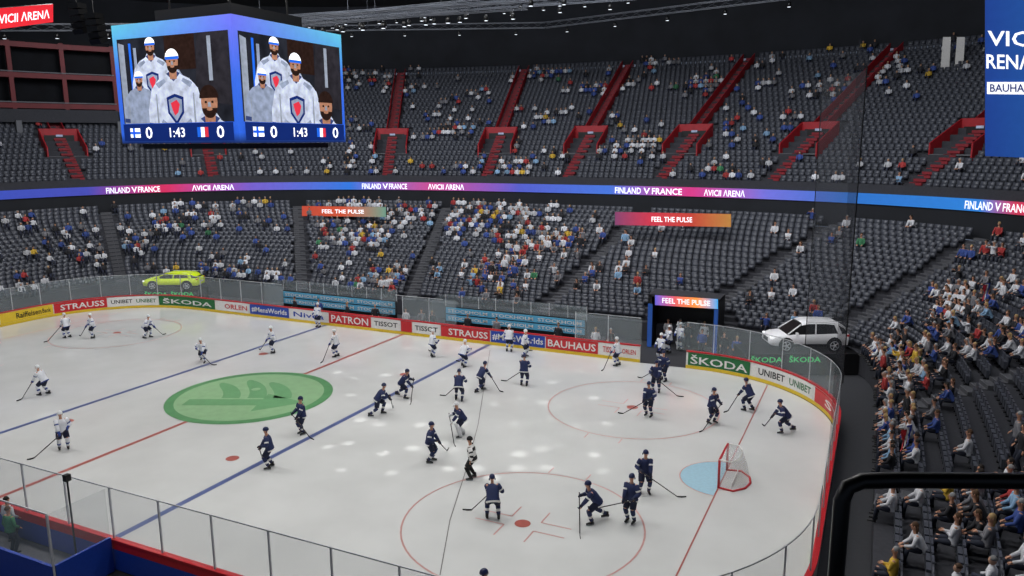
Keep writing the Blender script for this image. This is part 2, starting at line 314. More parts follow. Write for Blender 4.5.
PROTO = [('sitting upright', make_spect(dict(sit, lean=.05, hl=(.33, .16, .62), hr=(.33, -.16, .62), look=.2))),
         ('leaning forward', make_spect(dict(sit, lean=.45, hl=(.5, .1, .6), hr=(.5, -.1, .6), look=-.2), 'long')),
         ('raising hands', make_spect(dict(sit, lean=0, hl=(.35, .1, 1.12), hr=(.35, -.1, 1.12), look=0))),
         ('folding arms', make_spect(dict(sit, lean=-.05, hl=(.22, -.05, .78), hr=(.25, .06, .82), look=.5), 'long')),
         ('standing up', make_spect(dict(hip=(0, 0, .92), lean=.03, fl=(.03, .12, .1), fr=(0, -.12, .1), hl=(.05, .26, .85), hr=(.2, -.2, .95), look=.1)))]
run_bake()
PK = [(n, r, list(r.children)) for n, r in PROTO]
used = set()
HAIRS = [('dark', (.02, .014, .01, 1)), ('brown', (.09, .045, .02, 1)), ('blond', (.45, .3, .13, 1)), ('grey', (.3, .3, .3, 1))]
TOPS = [('white', (.7, .71, .75, 1), 40), ('blue', (.04, .08, .3, 1), 17), ('black', (.02, .02, .025, 1), 17), ('grey', (.2, .2, .22, 1), 9), ('red', (.42, .04, .04, 1), 8), ('yellow', (.7, .45, .05, 1), 2.5), ('azure', (.25, .42, .62, 1), 4), ('green', (.05, .22, .1, 1), 1)]
TW = [t[2] for t in TOPS]
def spect(i, loc, rz, top, hair, label, group=None, s=1.0):
    n, r, ch = PK[i]
    if i in used:
        q = r.copy(); COL.objects.link(q); cc = []
        for c in ch: d = c.copy(); COL.objects.link(d); d.parent = q; cc.append(d)
    else: used.add(i); q = r; cc = ch
    q.location = loc; q.rotation_euler = (0, 0, rz); q.scale = (s,)*3; tag(q, label=label, cat='person')
    if group: q['group'] = group
    elif 'group' in q: del q['group']
    for c in cc:
        if c.name.startswith('jacket'): c.color = top
        if c.name.startswith('hair'): c.color = hair
    return q
# ------------------------------------------------------------------ rink outline
HX, HY, RC = 30., 15.4, 8.5
def outline():
    pts = [(0, -HY)]
    def arc(cx, cy, a0, a1):
        for i in range(25):
            a = math.radians(a0+(a1-a0)*i/24); pts.append((cx+RC*math.cos(a), cy+RC*math.sin(a)))
    arc(-HX+RC, -HY+RC, 270, 180); arc(-HX+RC, HY-RC, 180, 90); arc(HX-RC, HY-RC, 90, 0); arc(HX-RC, -HY+RC, 0, -90); pts.append((0, -HY))
    return np.array(pts)
OL = outline(); OS = np.concatenate([[0], np.cumsum(np.hypot(*np.diff(OL, axis=0).T))]); LTOT = OS[-1]
def bp(s, off=0, z=0):
    s = s % LTOT; x = np.interp(s, OS, OL[:, 0]); y = np.interp(s, OS, OL[:, 1])
    e = .15; x2 = np.interp((s+e) % LTOT, OS, OL[:, 0]); y2 = np.interp((s+e) % LTOT, OS, OL[:, 1]); x1 = np.interp((s-e) % LTOT, OS, OL[:, 0]); y1 = np.interp((s-e) % LTOT, OS, OL[:, 1])
    t = Vector((x2-x1, y2-y1, 0)).normalized(); n = Vector((-t.y, t.x, 0))
    return Vector((x, y, z))+n*off
s_a = 21.5+PI*RC/2; s_b = s_a+13.8+PI*RC/2+43+PI*RC/2+8
SS = np.linspace(s_a, s_b, 900); UU = np.array([proj(bp(s, 0, .6))[0] for s in SS]); UU = np.maximum.accumulate(UU)
def s_of_u(u): return float(np.interp(u, UU, SS))
def strip(mb, s0, s1, off, z0, z1, m=0, th=None, step=.6):
    n = max(1, int((s1-s0)/step)); a = []
    for i in range(n+1):
        s = s0+(s1-s0)*i/n
        if th is None: a += [bp(s, off, z0), bp(s, off, z1)]
        else: a += [bp(s, off, z0), bp(s, off, z1), bp(s, off+th, z1), bp(s, off+th, z0)]
    k = 2 if th is None else 4; f = []
    for i in range(n):
        for j in range(1 if th is None else 4): f.append((i*k+j, (i+1)*k+j, (i+1)*k+(j+1) % k, i*k+(j+1) % k))
    if th is not None: f += [(0, 1, 2, 3), (n*k+3, n*k+2, n*k+1, n*k)]
    mb.add(a, f, m)
b = MB(); pp = [(x*.998, y*.998, 0) for x, y in OL[:-1]]; b.poly(pp)
ice = b.build('floor', ice_m, kind='structure')
if ice.data.polygons[0].normal.z < 0: ice.data.flip_normals()
b = MB(); b.box((0, 0, -.1), (140, 120, .1)); b.build('floor_concourse', floor_m, kind='structure')
def mark(name, mb, m, z=0): return mb.build(name, m, ice)
def rect(mb, x0, x1, y0, y1, z=.006): mb.poly([(x0, y0, z), (x1, y0, z), (x1, y1, z), (x0, y1, z)])
def ring(mb, cx, cy, r0, r1, a0=0, a1=2*PI, n=64, z=.008):
    vs = []
    for i in range(n+1):
        a = a0+(a1-a0)*i/n; vs += [(cx+r0*math.cos(a), cy+r0*math.sin(a), z), (cx+r1*math.cos(a), cy+r1*math.sin(a), z)]
    mb.add(vs, [(2*i, 2*i+1, 2*i+3, 2*i+2) for i in range(n)])
b = MB(); rect(b, -.12, .12, -HY, -4.5); rect(b, -.12, .12, 4.5, HY); mark('centre_line', b, m_redline)
for sx in (-1, 1):
    b = MB(); rect(b, sx*7.14-.15, sx*7.14+.15, -HY, HY); mark('blue_line', b, m_blueline)
    b = MB(); rect(b, sx*26-.03, sx*26+.03, -13.8, 13.8); mark('goal_line', b, m_redline)
    b = MB(); r = 1.75; vs = [(sx*26-sx*.04, -r, .005)]+[(sx*26-sx*r*math.cos(a), r*math.sin(a), .005) for a in np.linspace(-PI/2, PI/2, 24)]+[(sx*26-sx*.04, r, .005)]
    b.poly(vs if sx < 0 else vs[::-1]); mark('goal_crease', b, m_crease)
    b = MB(); ring(b, sx*26, 0, 1.73, 1.78, (PI/2 if sx > 0 else -PI/2), (3*PI/2 if sx > 0 else PI/2), 30, .009); mark('crease_outline', b, m_red_ice)
    for sy in (-1, 1):
        cx, cy = sx*20, sy*7; b = MB(); ring(b, cx, cy, 4.44, 4.51)
        for hx in (-1, 1):
            for hy in (-1, 1):
                rect(b, cx+hx*.6 if hx > 0 else cx-1.8, cx+1.8 if hx > 0 else cx-.6, cy+hy*.35-.03, cy+hy*.35+.03); rect(b, cx+hx*.6-.03, cx+hx*.6+.03, min(cy+hy*.35, cy+hy*1.2), max(cy+hy*.35, cy+hy*1.2))
                rect(b, cx+hx*.85-.03, cx+hx*.85+.03, min(cy+hy*4.5, cy+hy*5.1), max(cy+hy*4.5, cy+hy*5.1))
        mark('face_off_circle', b, m_red_ice)
        b = MB(); ring(b, cx, cy, .0, .3, n=24); mark('face_off_dot', b, m_redline)
        b = MB(); ring(b, sx*5.64, cy, .0, .3, n=24); mark('neutral_dot', b, m_redline)
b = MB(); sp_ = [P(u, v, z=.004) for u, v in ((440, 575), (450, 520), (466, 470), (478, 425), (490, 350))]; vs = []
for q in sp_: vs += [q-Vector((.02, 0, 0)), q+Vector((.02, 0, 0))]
b.add(vs, [(2*i, 2*i+1, 2*i+3, 2*i+2) for i in range(4)]); mark('thin_dark_line', b, m_dark_line)  # thin dark line laid on the ice
b = MB(); ring(b, 0, 0, 0, 4.5, z=.010); mark('centre_emblem', b, m_green)
b = MB(); ring(b, 0, 0, 0, 4.0, z=.014); mark('emblem_disc', b, m_green2)
b = MB(); R45 = Matrix.Rotation(.42, 2)
def rp(x, y): v = R45@Vector((x, y)); return (v.x, v.y, .018)
b.poly([rp(*q) for q in [(-3.2, -1.65), (.9, -1.65), (.9, -2.6), (3.4, -1.15), (.9, .3), (.9, -.65), (-3.2, -.65)]])
for k, (xr_, tp) in enumerate(((1.9, 2.9), (.45, 3.3), (-1.0, 2.75))):   # three parallel rounded feathers swept back from the arrow
    n = 14; vs = []
    for i in range(n+1):
        t = i/n; yy = -.45+tp*t; xx = xr_-1.5*t**1.6; w_ = .50*math.sqrt(max(.02, 1-max(0, (t-.6)/.4)**2))
        vs += [rp(xx-w_, yy), rp(xx+w_, yy)]
    b.add(vs, [(2*i, 2*i+1, 2*i+3, 2*i+2) for i in range(n)])
mark('winged_arrow', b, m_green3)
b = MB(); q = rp(-.1, 1.1); ring(b, q[0], q[1], 0, .26, n=20, z=.022); mark('emblem_eye', b, m_green2)
# ------------------------------------------------------------------ boards
GATE0, GATE1 = s_of_u(640), s_of_u(686)
boards = empty('rink_boards', (0, 0, 0), label='white rink boards with colourful adverts running round the ice', cat='rink boards')
def two(name, m, off, z0, z1, th):
    b = MB(); strip(b, 0, GATE0, off, z0, z1, 0, th); strip(b, GATE1, LTOT, off, z0, z1, 0, th); b.build(name, m, boards)
two('board_wall', white, .02, 0, 1.05, .1); two('kick_plate', yellow, -.01, 0, .2, .03); two('cap_rail', red, -.02, 1.05, 1.12, .2)
b = MB(); strip(b, 0, s_a-8, .125, 0, .75, 0); strip(b, s_b+10, LTOT, .125, 0, .75, 0); b.build('outer_cladding', navy, boards)
b = MB(); strip(b, 0, s_a-8, .13, .75, 1.08, 0); strip(b, s_b+10, LTOT, .13, .75, 1.08, 0); b.build('outer_red_band', red, boards)
def advert(u0, u1, bg, items, z0=.22, z1=1.02):
    s0, s1 = s_of_u(u0), s_of_u(u1); b = MB(); strip(b, s0, s1, -.015, z0, z1); o = b.build('advert_panel', bg, boards)
    for (t, f0, f1, m, h) in items:
        zz = (z0+z1)/2; hh = (z1-z0)*h/2
        text(t, lambda x, y: bp(s0+(s1-s0)*(f0+(f1-f0)*x), -.03, zz-hh+2*hh*y), m, o)
    return o
advert(-60, -2, red, [('STRAUSS', .1, .9, white, .6)])
advert(0, 53, yellow, [('Raiffeisen', .3, .78, black, .55), ('Bank', .8, .96, black, .45)])
advert(54, 107, red, [('STRAUSS', .12, .95, white, .6)]); advert(109, 158, white, [('UNIBET', .04, .46, black, .4), ('UNIBET', .54, .96, greenb, .4)])
advert(159, 215, greenb, [('ŠKODA', .06, .94, white, .6)]); advert(217, 249, white, [('ORLEN', .25, .95, red, .5)])
advert(250, 289, navy, [('#MensWorlds', .05, .95, white, .55)]); advert(290, 328, white, [('Nivea', .1, .9, navy, .5)])
advert(329, 371, red, [('PATRON', .06, .94, white, .7)]); advert(372, 400, white, [('TISSOT', .08, .92, black, .45)]); advert(401, 412, red, [])
advert(413, 440, white, [('TISSOT', .08, .92, black, .45)]); advert(441, 490, red, [('STRAUSS', .16, .96, white, .6)])
advert(491, 545, navy, [('#MensWorlds', .03, .97, white, .6)]); advert(546, 598, red, [('BAUHAUS', .04, .96, white, .62)]); advert(599, 638, white, [('TISSOT', .1, .5, red, .5), ('ORLEN', .6, .95, red, .4)])
advert(688, 750, greenb, [('ŠKODA', .04, .96, white, .75)]); advert(756, 813, white, [('UNIBET', .04, .46, black, .5), ('UNIBET', .54, .96, greenb, .5)])
advert(815, 841, red, [('STRAUSS', .1, .9, white, .5)])
# glass
BEN = [(s_of_u(283), s_of_u(396)), (s_of_u(443), s_of_u(588))]
gl = empty('rink_glass', (0, 0, 0), label='clear protective glass with slim posts standing on the boards', cat='safety glass')
s = 0.; W = LTOT/74
while s < LTOT-.1:
    mid = s+W/2
    if not any(a < mid < c for a, c in BEN+[(GATE0, GATE1)]):
        b = MB(); strip(b, s+.03, s+W-.03, .06, 1.12, 2.9, 0, .015, .5); b.build('glass_panel', glass, gl)
        b = MB(); b.box(bp(s, .07, 2.02), (.05, .05, 1.8)); b.build('glass_post', metal, gl)
    s += W
b = MB()
for a_, c_ in ((0, BEN[0][0]), (BEN[0][1], BEN[1][0]), (BEN[1][1], GATE0), (GATE1, LTOT)): strip(b, a_, c_, .05, 2.88, 2.915, 0, .03)
b.build('glass_edge', metal, gl)
b = MB(); sn0 = s_of_u(800); strip(b, sn0, sn0+17.5, .14, 2.95, 17); o = b.build('safety_net', net_m, label='see-through safety net hanging behind the right goal', cat='net')
b = MB(); b.tube([bp(sn0+7, .16, 2.95), bp(sn0+7, .16, 17)], .03, 6); b.build('net_cable', blackm, o)
b = MB(); b.tube([bp(sn0, .16, 2.95), bp(sn0, .16, 17)], .025, 6); b.build('net_cable', blackm, o)
def goal(sx, lab):
    g = empty('hockey_goal', (sx*26, 0, 0), 0 if sx > 0 else PI, label=lab, cat='hockey goal'); y = .95; h = 1.22
    b = MB(); b.tube([(0, -y, 0), (0, -y, h-.05), (0, -y+.05, h), (0, y-.05, h), (0, y, h-.05), (0, y, 0)], .05, 8); b.build('goal_frame', red, g, True)
    b = MB(); b.tube([(0, -y, .03), (.6, -y-.1, .03), (1.0, -y*.6, .03), (1.12, 0, .03), (1.0, y*.6, .03), (.6, y+.1, .03), (0, y, .03)], .045, 8); b.build('base_frame', red, g, True)
    top_ = [(0, -y, h), (.45, -y, h-.02), (.68, -.5, h-.04), (.72, 0, h-.05), (.68, .5, h-.04), (.45, y, h-.02), (0, y, h)]
    b = MB(); b.tube(top_, .025, 6); b.build('top_frame', white, g, True)
    bt = [(0, -y, .03), (.6, -y-.1, .03), (1.0, -y*.6, .03), (1.12, 0, .03), (1.0, y*.6, .03), (.6, y+.1, .03), (0, y, .03)]
    md = [((a[0]*.45+c[0]*.55)*1.04, (a[1]+c[1])/2, .62) for a, c in zip(top_, bt)]
    b = MB(); b.add(top_+md+bt, [(i, i+1, i+8, i+7) for i in range(6)]+[(i+7, i+8, i+15, i+14) for i in range(6)]+[tuple(range(7))]); b.build('goal_net', net_w, g, True)
    b = MB(); b.box((.5, 0, .12), (.03, 1.4, .2)); b.build('net_skirt', white, g)
goal(1, 'red-framed hockey goal with white net by the blue crease')
# ------------------------------------------------------------------ bowl
CX = 4.0
def r_out(th):
    c, s_ = abs(math.cos(th)), abs(math.sin(th)); return 1/((c/45)**2.6+(s_/38)**2.6)**(1/2.6)
def r_in(th):
    c, s_ = math.cos(th), math.sin(th); X = (31.7-CX) if c > 0 else (33+CX); Y = 21.; n = 9.
    return 1/((abs(c)/X)**n+(abs(s_)/Y)**n)**(1/n)
NL, NU = 19, 25
def row_r(tier, k, th):
    if tier == 0: a = r_in(th); return a+(r_out(th)-2.2-a)*k/NL
    return r_out(th)+.6+.85*k
def row_z(tier, k): return 1.3+.335*k if tier == 0 else 10.2+.51*k
TH = {0: (math.radians(-42), math.radians(192)), 1: (math.radians(-8), math.radians(192))}
def pt(r, th, z=0): return Vector((CX+r*math.cos(th), r*math.sin(th), z))
for tier, K, nm in ((0, NL, 'floor_lower_stand'), (1, NU, 'floor_upper_stand')):
    b = MB(); n = 150; t0, t1 = TH[tier]; th = [t0+(t1-t0)*i/n for i in range(n+1)]
    for k in range(K):
        for zz, ra, rb, za, zb in ((0, k, k, row_z(tier, k-1) if k else (0 if tier == 0 else 9.9), row_z(tier, k)), (1, k, k+1, row_z(tier, k), row_z(tier, k))):
            vs = []
            for t in th: vs += [pt(row_r(tier, ra, t), t, za), pt(row_r(tier, rb, t), t, zb)]
            b.add(vs, [(2*i, 2*i+2, 2*i+3, 2*i+1) for i in range(n)], 0)
    b.build(nm, darkgrey, kind='structure')
def band(name, m, ra, za, rb, zb, t0, t1, n=120, **k):
    b = MB(); vs = []
    for i in range(n+1):
        t = t0+(t1-t0)*i/n; vs += [pt(ra(t), t, za), pt(rb(t), t, zb)]
    b.add(vs, [(2*i, 2*i+2, 2*i+3, 2*i+1) for i in range(n)]); return b.build(name, m, **k)
T0, T1 = TH[1]
band('wall_concourse', wallm, lambda t: r_out(t)-1.5, 7.3, lambda t: r_out(t)-1.5, 9.2, T0, T1, kind='structure')
band('ceiling_concourse', wallm, lambda t: r_out(t)-.1, 9.0, lambda t: r_out(t)-1.6, 9.2, T0, T1, kind='structure')
band('trim_1', darkgrey, lambda t: r_out(t), 9.0, lambda t: r_out(t), 10.6, T0, T1, kind='structure')
band('trim_2', darkgrey, lambda t: r_out(t), 10.6, lambda t: r_out(t)+.7, 10.2, T0, T1, kind='structure')
band('wall_back', wallm, lambda t: r_out(t)+22, 22.8, lambda t: r_out(t)+22, 33, T0, T1, kind='structure')
band('ceiling', ceil_m, lambda t: r_out(t)+22.1, 31, lambda t: .1, 38, math.radians(-60), math.radians(300), kind='structure')
def tier_theta(u, v, tier):
    for t in np.arange(30, 110, .1):
        p = P(u, v, t=t); x, y = p.x-CX, p.y; r = math.hypot(x, y); th = math.atan2(y, x)
        if th < -1.2: th += 2*PI
        k = (r-(r_out(th)+.6))/.85 if tier else (r-r_in(th))/((r_out(th)-2.2-r_in(th))/NL)
        if k > 0 and p.z <= row_z(tier, k): return th, k
    return None
AU = [tier_theta(u, v, 1) for u, v in ((70, 160), (210, 160), (390, 155), (495, 152), (582, 150), (682, 150), (806, 145), (950, 155))]
AU = [a[0] for a in AU if a]
AL = [tier_theta(u, v, 0) for u, v in ((112, 240), (300, 250), (430, 250), (585, 270), (785, 260), (905, 290))]
AL = [a[0] for a in AL if a]+[math.radians(a) for a in (14, -5, -22)]
AW = {0: .5, 1: .55}
for tier, A, m in ((0, AL, midgrey), (1, AU, reddark)):
    K = NL if tier == 0 else NU
    for th in A:
        b = MB()
        for k in range(K):
            for hstep in (0, .5):
                ra, rb = row_r(tier, k+hstep, th), row_r(tier, k+hstep+.5, th); z = row_z(tier, k)+(.0 if hstep == 0 else .5*(row_z(tier, 1)-row_z(tier, 0)))+.03
                w = AW[tier]-.02; c = pt((ra+rb)/2, th, z-.08); b.box(c, (rb-ra, 2*w, .2), 0, rz=th)
                b.box(pt(ra+.03, th, z+.022), (.06, 2*w, .012), 1, rz=th)
        b.build('floor_stair', [m, concrete if tier == 0 else redsteel], kind='structure')
VOM = []
for th in AU:
    k0, k1 = 5, 9; VOM.append((th, k0, k1)); hw = 1.7; tn = Vector((-math.sin(th), math.cos(th), 0)); ra, rb = row_r(1, k0, th), row_r(1, k1, th); za, zb = row_z(1, k0), row_z(1, k1)
    root = empty('wall_portal', (0, 0, 0), kind='structure')
    rc, zc = row_r(1, NU-1, th), row_z(1, NU-1)
    for s_ in (-1, 1):
        o = tn*s_*hw; b = MB(); pr = [pt(ra, th, za-.4)+o, pt(rb, th, za-.4)+o, pt(rb, th, zb+.75)+o, pt(ra, th, za+.9)+o]; o2 = tn*s_*.12
        b.add(pr+[p+o2 for p in pr], [(0, 1, 2, 3), (4, 7, 6, 5), (0, 4, 5, 1), (1, 5, 6, 2), (2, 6, 7, 3), (3, 7, 4, 0)]); b.build('side_wall', redsteel, root)
        pr = [pt(rb, th, zb)+tn*.62*s_, pt(rc, th, zc)+tn*.62*s_, pt(rc, th, zc+.75)+tn*.62*s_, pt(rb, th, zb+.75)+tn*.62*s_]; b = MB(); b.add(pr+[p+tn*.07 for p in pr], [(0, 1, 2, 3), (4, 7, 6, 5), (2, 6, 7, 3), (0, 4, 5, 1)]); b.build('stair_wall', redsteel, root)
    b = MB(); b.box(pt(rb, th, zb-.9), (.12, 2*hw, 3.3), 0, rz=th); b.build('rear_wall', redsteel, root)
    b = MB(); b.box(pt(rb-.2, th, zb-1.0), (.1, 2.7, 2.2), 0, rz=th); b.build('dark_opening', black, root)
    b = MB(); b.box(pt((ra+rb)/2, th, za+.0), (rb-ra, 2*hw, .1), 0, rz=th); b.build('landing', concrete, root)
    b = MB(); b.box(pt(rb-.28, th, zb+.05), (.06, .6, .2), 0, rz=th); b.build('lit_sign', e_shade, root)
def in_tunnel(p): return 16.4 < p.x < 22.8 and p.y < 22.4 and p.y > 15
seats = []
for tier, K, A in ((0, NL, AL), (1, NU, AU)):
    t0, t1 = TH[tier]
    for k in range(K):
        th = np.linspace(t0, t1, 900); rr = np.array([row_r(tier, k+.62, t) for t in th]); X = CX+rr*np.cos(th); Y = rr*np.sin(th)
        L = np.concatenate([[0], np.cumsum(np.hypot(np.diff(X), np.diff(Y)))]); sp = .54; n = int(L[-1]/sp)
        for i in range(n):
            s_ = (i+.5)*sp; t = float(np.interp(s_, L, th)); x = float(np.interp(s_, L, X)); y = float(np.interp(s_, L, Y)); r = math.hypot(x-CX, y)
            if any(abs(t-a)*r < AW[tier]+.25 for a in A): continue
            if tier == 1 and any(abs(t-a)*r < 2.0 and k0-1 <= k < k1+1 for a, k0, k1 in VOM): continue
            if tier == 1 and k > 10 and t > math.radians(146): continue
            x2 = float(np.interp(s_+.3, L, X)); y2 = float(np.interp(s_+.3, L, Y)); x1 = float(np.interp(s_-.3, L, X)); y1 = float(np.interp(s_-.3, L, Y))
            ang = math.atan2(y2-y1, x2-x1)+PI/2
            p = (x, y, row_z(tier, k))
            if tier == 0 and in_tunnel(Vector(p)): continue
            u, v, dz = proj(p)
            if dz < 1 or not (-60 < u < 1090 and -40 < v < 640): continue
            seats.append((math.dist(p, CAM), p, ang, tier, k, u, v))
seats.sort(key=lambda q: q[0])
def seat_parts():
    a = MB(); a.box((-.24, 0, .62), (.05, .46, .44)); a.box((-.235, 0, .845), (.07, .40, .03)); b = MB(); b.box((-.15, 0, .44), (.12, .44, .34)); c = MB(); c.box((-.22, 0, .22), (.05, .06, .44)); c.box((-.2, 0, .02), (.16, .08, .04)); return a, b, c
a, b_, c_ = seat_parts()
tm = MB(); tm.box((-.24, 0, .62), (.05, .46, .46)); tm.box((-.14, 0, .42), (.14, .44, .3))
def scatter(name, tmv, tmf, items, m, cols=None, **k):
    tv = np.array(tmv); n = len(tv); N = len(items); A_ = np.array([q[1] for q in items]); c, s_ = np.cos(A_), np.sin(A_); Pp = np.array([q[0] for q in items])
    X = Pp[:, 0:1]+c[:, None]*tv[:, 0]-s_[:, None]*tv[:, 1]; Y = Pp[:, 1:2]+s_[:, None]*tv[:, 0]+c[:, None]*tv[:, 1]; Z = Pp[:, 2:3]+tv[None, :, 2]
    co = np.stack([X, Y, Z], 2).reshape(-1, 3); off = np.arange(N)*n
    fl = [len(f) for f in tmf]; idx = np.array([i for f in tmf for i in f]); allidx = (off[:, None]+idx[None, :]).ravel(); tot = np.tile(fl, N); st = np.concatenate([[0], np.cumsum(tot)[:-1]])
    me = bpy.data.meshes.new(name); me.vertices.add(len(co)); me.vertices.foreach_set('co', co.ravel()); me.loops.add(len(allidx)); me.loops.foreach_set('vertex_index', allidx.astype(np.int32))
    me.polygons.add(len(tot)); me.polygons.foreach_set('loop_start', st.astype(np.int32)); me.polygons.foreach_set('loop_total', tot.astype(np.int32)); me.update(calc_edges=True); me.validate()
    me.materials.append(m)
    if cols is not None:
        ca = me.color_attributes.new('Col', 'FLOAT_COLOR', 'POINT'); ca.data.foreach_set('color', cols.ravel())
    o = bpy.data.objects.new(name, me); COL.objects.link(o); return tag(o, **k)
near = [q for q in seats if q[6] < 590 and q[5] < 1035][:300]; ns = set(id(q) for q in near); rest = [q for q in seats if id(q) not in ns]
scatter('stadium_seat', tm.V, tm.F, [(q[1], q[2]) for q in rest], seat_m, kind='stuff', label='thousands of dark tip-up seats filling both tiers of the stands', cat='seats')
root = empty('stadium_seat'); ma = a.build('backrest', seat_m, root); mb_ = b_.build('seat_pan', seat_m, root); mc = c_.build('seat_bracket', blackm, root)
for i, q in enumerate(near):
    if i == 0: r = root
    else:
        r = root.copy(); COL.objects.link(r)
        for c in (ma, mb_, mc): d = c.copy(); COL.objects.link(d); d.parent = r
    r.location = q[1]; r.rotation_euler = (0, 0, q[2]); tag(r, label='dark plastic tip-up seat in the near rows behind the right goal', cat='seat', group='seats in the stand behind the right goal')
def dens(q):
    u, v, tier = q[5], q[6], q[3]; x, y, z = q[1]
    c = .5+1.5*mnoise.noise(Vector((x*.16, y*.16, z*.3+3.1)))+.6*mnoise.noise(Vector((x*.6, y*.6, z+7))); c = min(max(c, 0), 1.3)
    if tier == 1:
        if u < 110: return .03
        if u < 345: return .16*c
        if u > 860 and v > 95: return .12*c
        if v < 75: return .03+.24*c*c
        return .04+.50*c*c
    if u < 150: return .18*c+.03
    if u < 230: return .38*c+.04
    if u < 600: return (.12+.55*c) if v < 252 else .48*c*c+.06
    if u < 640: return .25*c
    if u < 700: return .03 if v < 235 else .16*c
    if u < 760: return .02
    if u < 860: return .18*c if v < 250 else .05
    if v < 240: return .03
    if v < 300: return .75*c if u > 955 and v > 262 else .02
    if v < 355: return .15+.7*c if u > 930 else .03
    if v < 485: return .72 if u < 925 else .10+.3*c
    return .10 if u < 935 else .42
occ = []
for q in seats:
    if random.random() < dens(q): occ.append(q)
nearp = [q for q in occ if q[6] < 600 and q[5] < 1035][:300]; ns = set(id(q) for q in nearp); farp = [q for q in occ if id(q) not in ns]
for i, q in enumerate(nearp):
    tn_, tc_, _ = random.choices(TOPS, TW)[0]; hn, hc_ = random.choice(HAIRS); pi = random.choices(range(5), [4, 4, 1, 3, 1])[0]
    ang = q[2]; x, y, z = q[1]; f = .0 if pi < 4 else .2
    where = 'behind the right goal' if x > 30 else ('of the upper tier' if q[3] else 'of the far stand')
    spect(pi, (x+math.cos(ang)*f, y+math.sin(ang)*f, z), ang+random.uniform(-.2, .2), tc_, hc_, '%s-haired spectator in %s top %s in row %d %s' % (hn, tn_, PK[pi][0], q[4]+1, where), 'spectators in the nearer stands', random.uniform(.95, 1.06))
lm = MB(); pid = []
def lpart(fn, i):
    n0 = len(lm.V); fn(); pid.extend([i]*(len(lm.V)-n0))
lpart(lambda: lm.tube([(0, 0, .45), (.0, 0, .62), (.02, 0, .9), (.02, 0, 1.02)], [(.17, .13), (.17, .13), (.22, .13), (.08, .07)], 6, side=(0, 1, 0)), 1)
lpart(lambda: lm.ell((.03, 0, 1.14), (.1, .085, .12), 6, 4), 0); lpart(lambda: lm.ell((.005, 0, 1.18), (.105, .095, .11), 6, 3, z0=0), 3)
for sy in (-1, 1):
    lpart(lambda: lm.tube([(0, sy*.1, .52), (.42, sy*.13, .54), (.42, sy*.13, .05)], [.09, .07, .05], 5), 2)
    lpart(lambda: lm.tube([(.02, sy*.21, .95), (.05, sy*.26, .68), (.28, sy*.16, .62)], [.06, .05, .04], 5), 1)
pid = np.array(pid); N = len(farp); cols = np.ones((N, len(pid), 4))
tc = np.array([t[1] for t in TOPS]); wts = np.array(TW)/sum(TW); ti = rng.choice(len(TOPS), N, p=wts); hi = rng.integers(0, 4, N); hcs = np.array([h[1] for h in HAIRS])
top = tc[ti]; top[:, :3] *= rng.uniform(.6, 1.1, (N, 1))
cols[:, pid == 1, :] = top[:, None, :]; cols[:, pid == 0, :] = (.42, .24, .16, 1); cols[:, pid == 2, :] = (.02, .025, .05, 1); cols[:, pid == 3, :] = hcs[hi][:, None, :]*np.array([.7, .7, .7, 1])
scatter('person', lm.V, lm.F, [(q[1], q[2]+random.uniform(-.3, .3)) for q in farp], crowd_m, cols, kind='stuff', label='distant seated crowd scattered across the far lower and upper tiers', cat='crowd')
# ------------------------------------------------------------------ ribbon led
THS = np.linspace(T0+.01, T1-.01, 1200); RU = np.array([proj(pt(r_out(t)-.15, t, 9.5)) for t in THS])
okr = RU[:, 2] > 5; ru = RU[okr, 0]; rt = THS[okr]; o_ = np.argsort(ru)
def th_of_u(u): return float(np.interp(u, ru[o_], rt[o_]))
stops = [(-200, (.03, .1, .5)), (90, (.06, .07, .4)), (165, (.6, .03, .1)), (250, (.16, .1, .5)), (350, (.03, .16, .6)), (430, (.5, .07, .25)), (520, (.08, .1, .5)), (610, (.06, .16, .6)), (690, (.6, .04, .2)), (765, (.15, .15, .6)), (850, (.03, .15, .5)), (980, (.03, .2, .6)), (1015, (.55, .04, .08)), (1200, (.1, .1, .5))]
su = [s_[0] for s_ in stops]; sc = np.array([s_[1] for s_ in stops])*.75
def vcol(o, fn):
    me = o.data; ca = me.color_attributes.new('Col', 'FLOAT_COLOR', 'POINT')
    for i, v in enumerate(me.vertices): c = fn(v.co); ca.data[i].color = (c[0], c[1], c[2], 1)
rib = empty('ribbon_display', (0, 0, 0), label='long curved led ribbon in blue and red along the upper tier front', cat='display')
b = MB(); n = 260; vs = []
for i in range(n+1):
    t = T0+(T1-T0)*i/n; vs += [pt(r_out(t)-.12, t, 9.05), pt(r_out(t)-.12, t, 9.9), pt(r_out(t)-.02, t, 9.9), pt(r_out(t)-.02, t, 9.05)]
b.add(vs, [(i*4+j, i*4+4+j, i*4+4+(j+1) % 4, i*4+(j+1) % 4) for i in range(n) for j in range(4)]); o = b.build('led_strip', led, rib)
vcol(o, lambda c: [np.interp(proj(c)[0] if proj(c)[2] > 1 else 1200, su, sc[:, k]) for k in range(3)])
def rtext(t, u0, u1, z0=9.2, z1=9.76):
    a0, a1 = th_of_u(u0), th_of_u(u1); text(t, lambda x, y: pt(r_out(a0+(a1-a0)*x)-.16, a0+(a1-a0)*x, z0+(z1-z0)*y), e_white, rib)
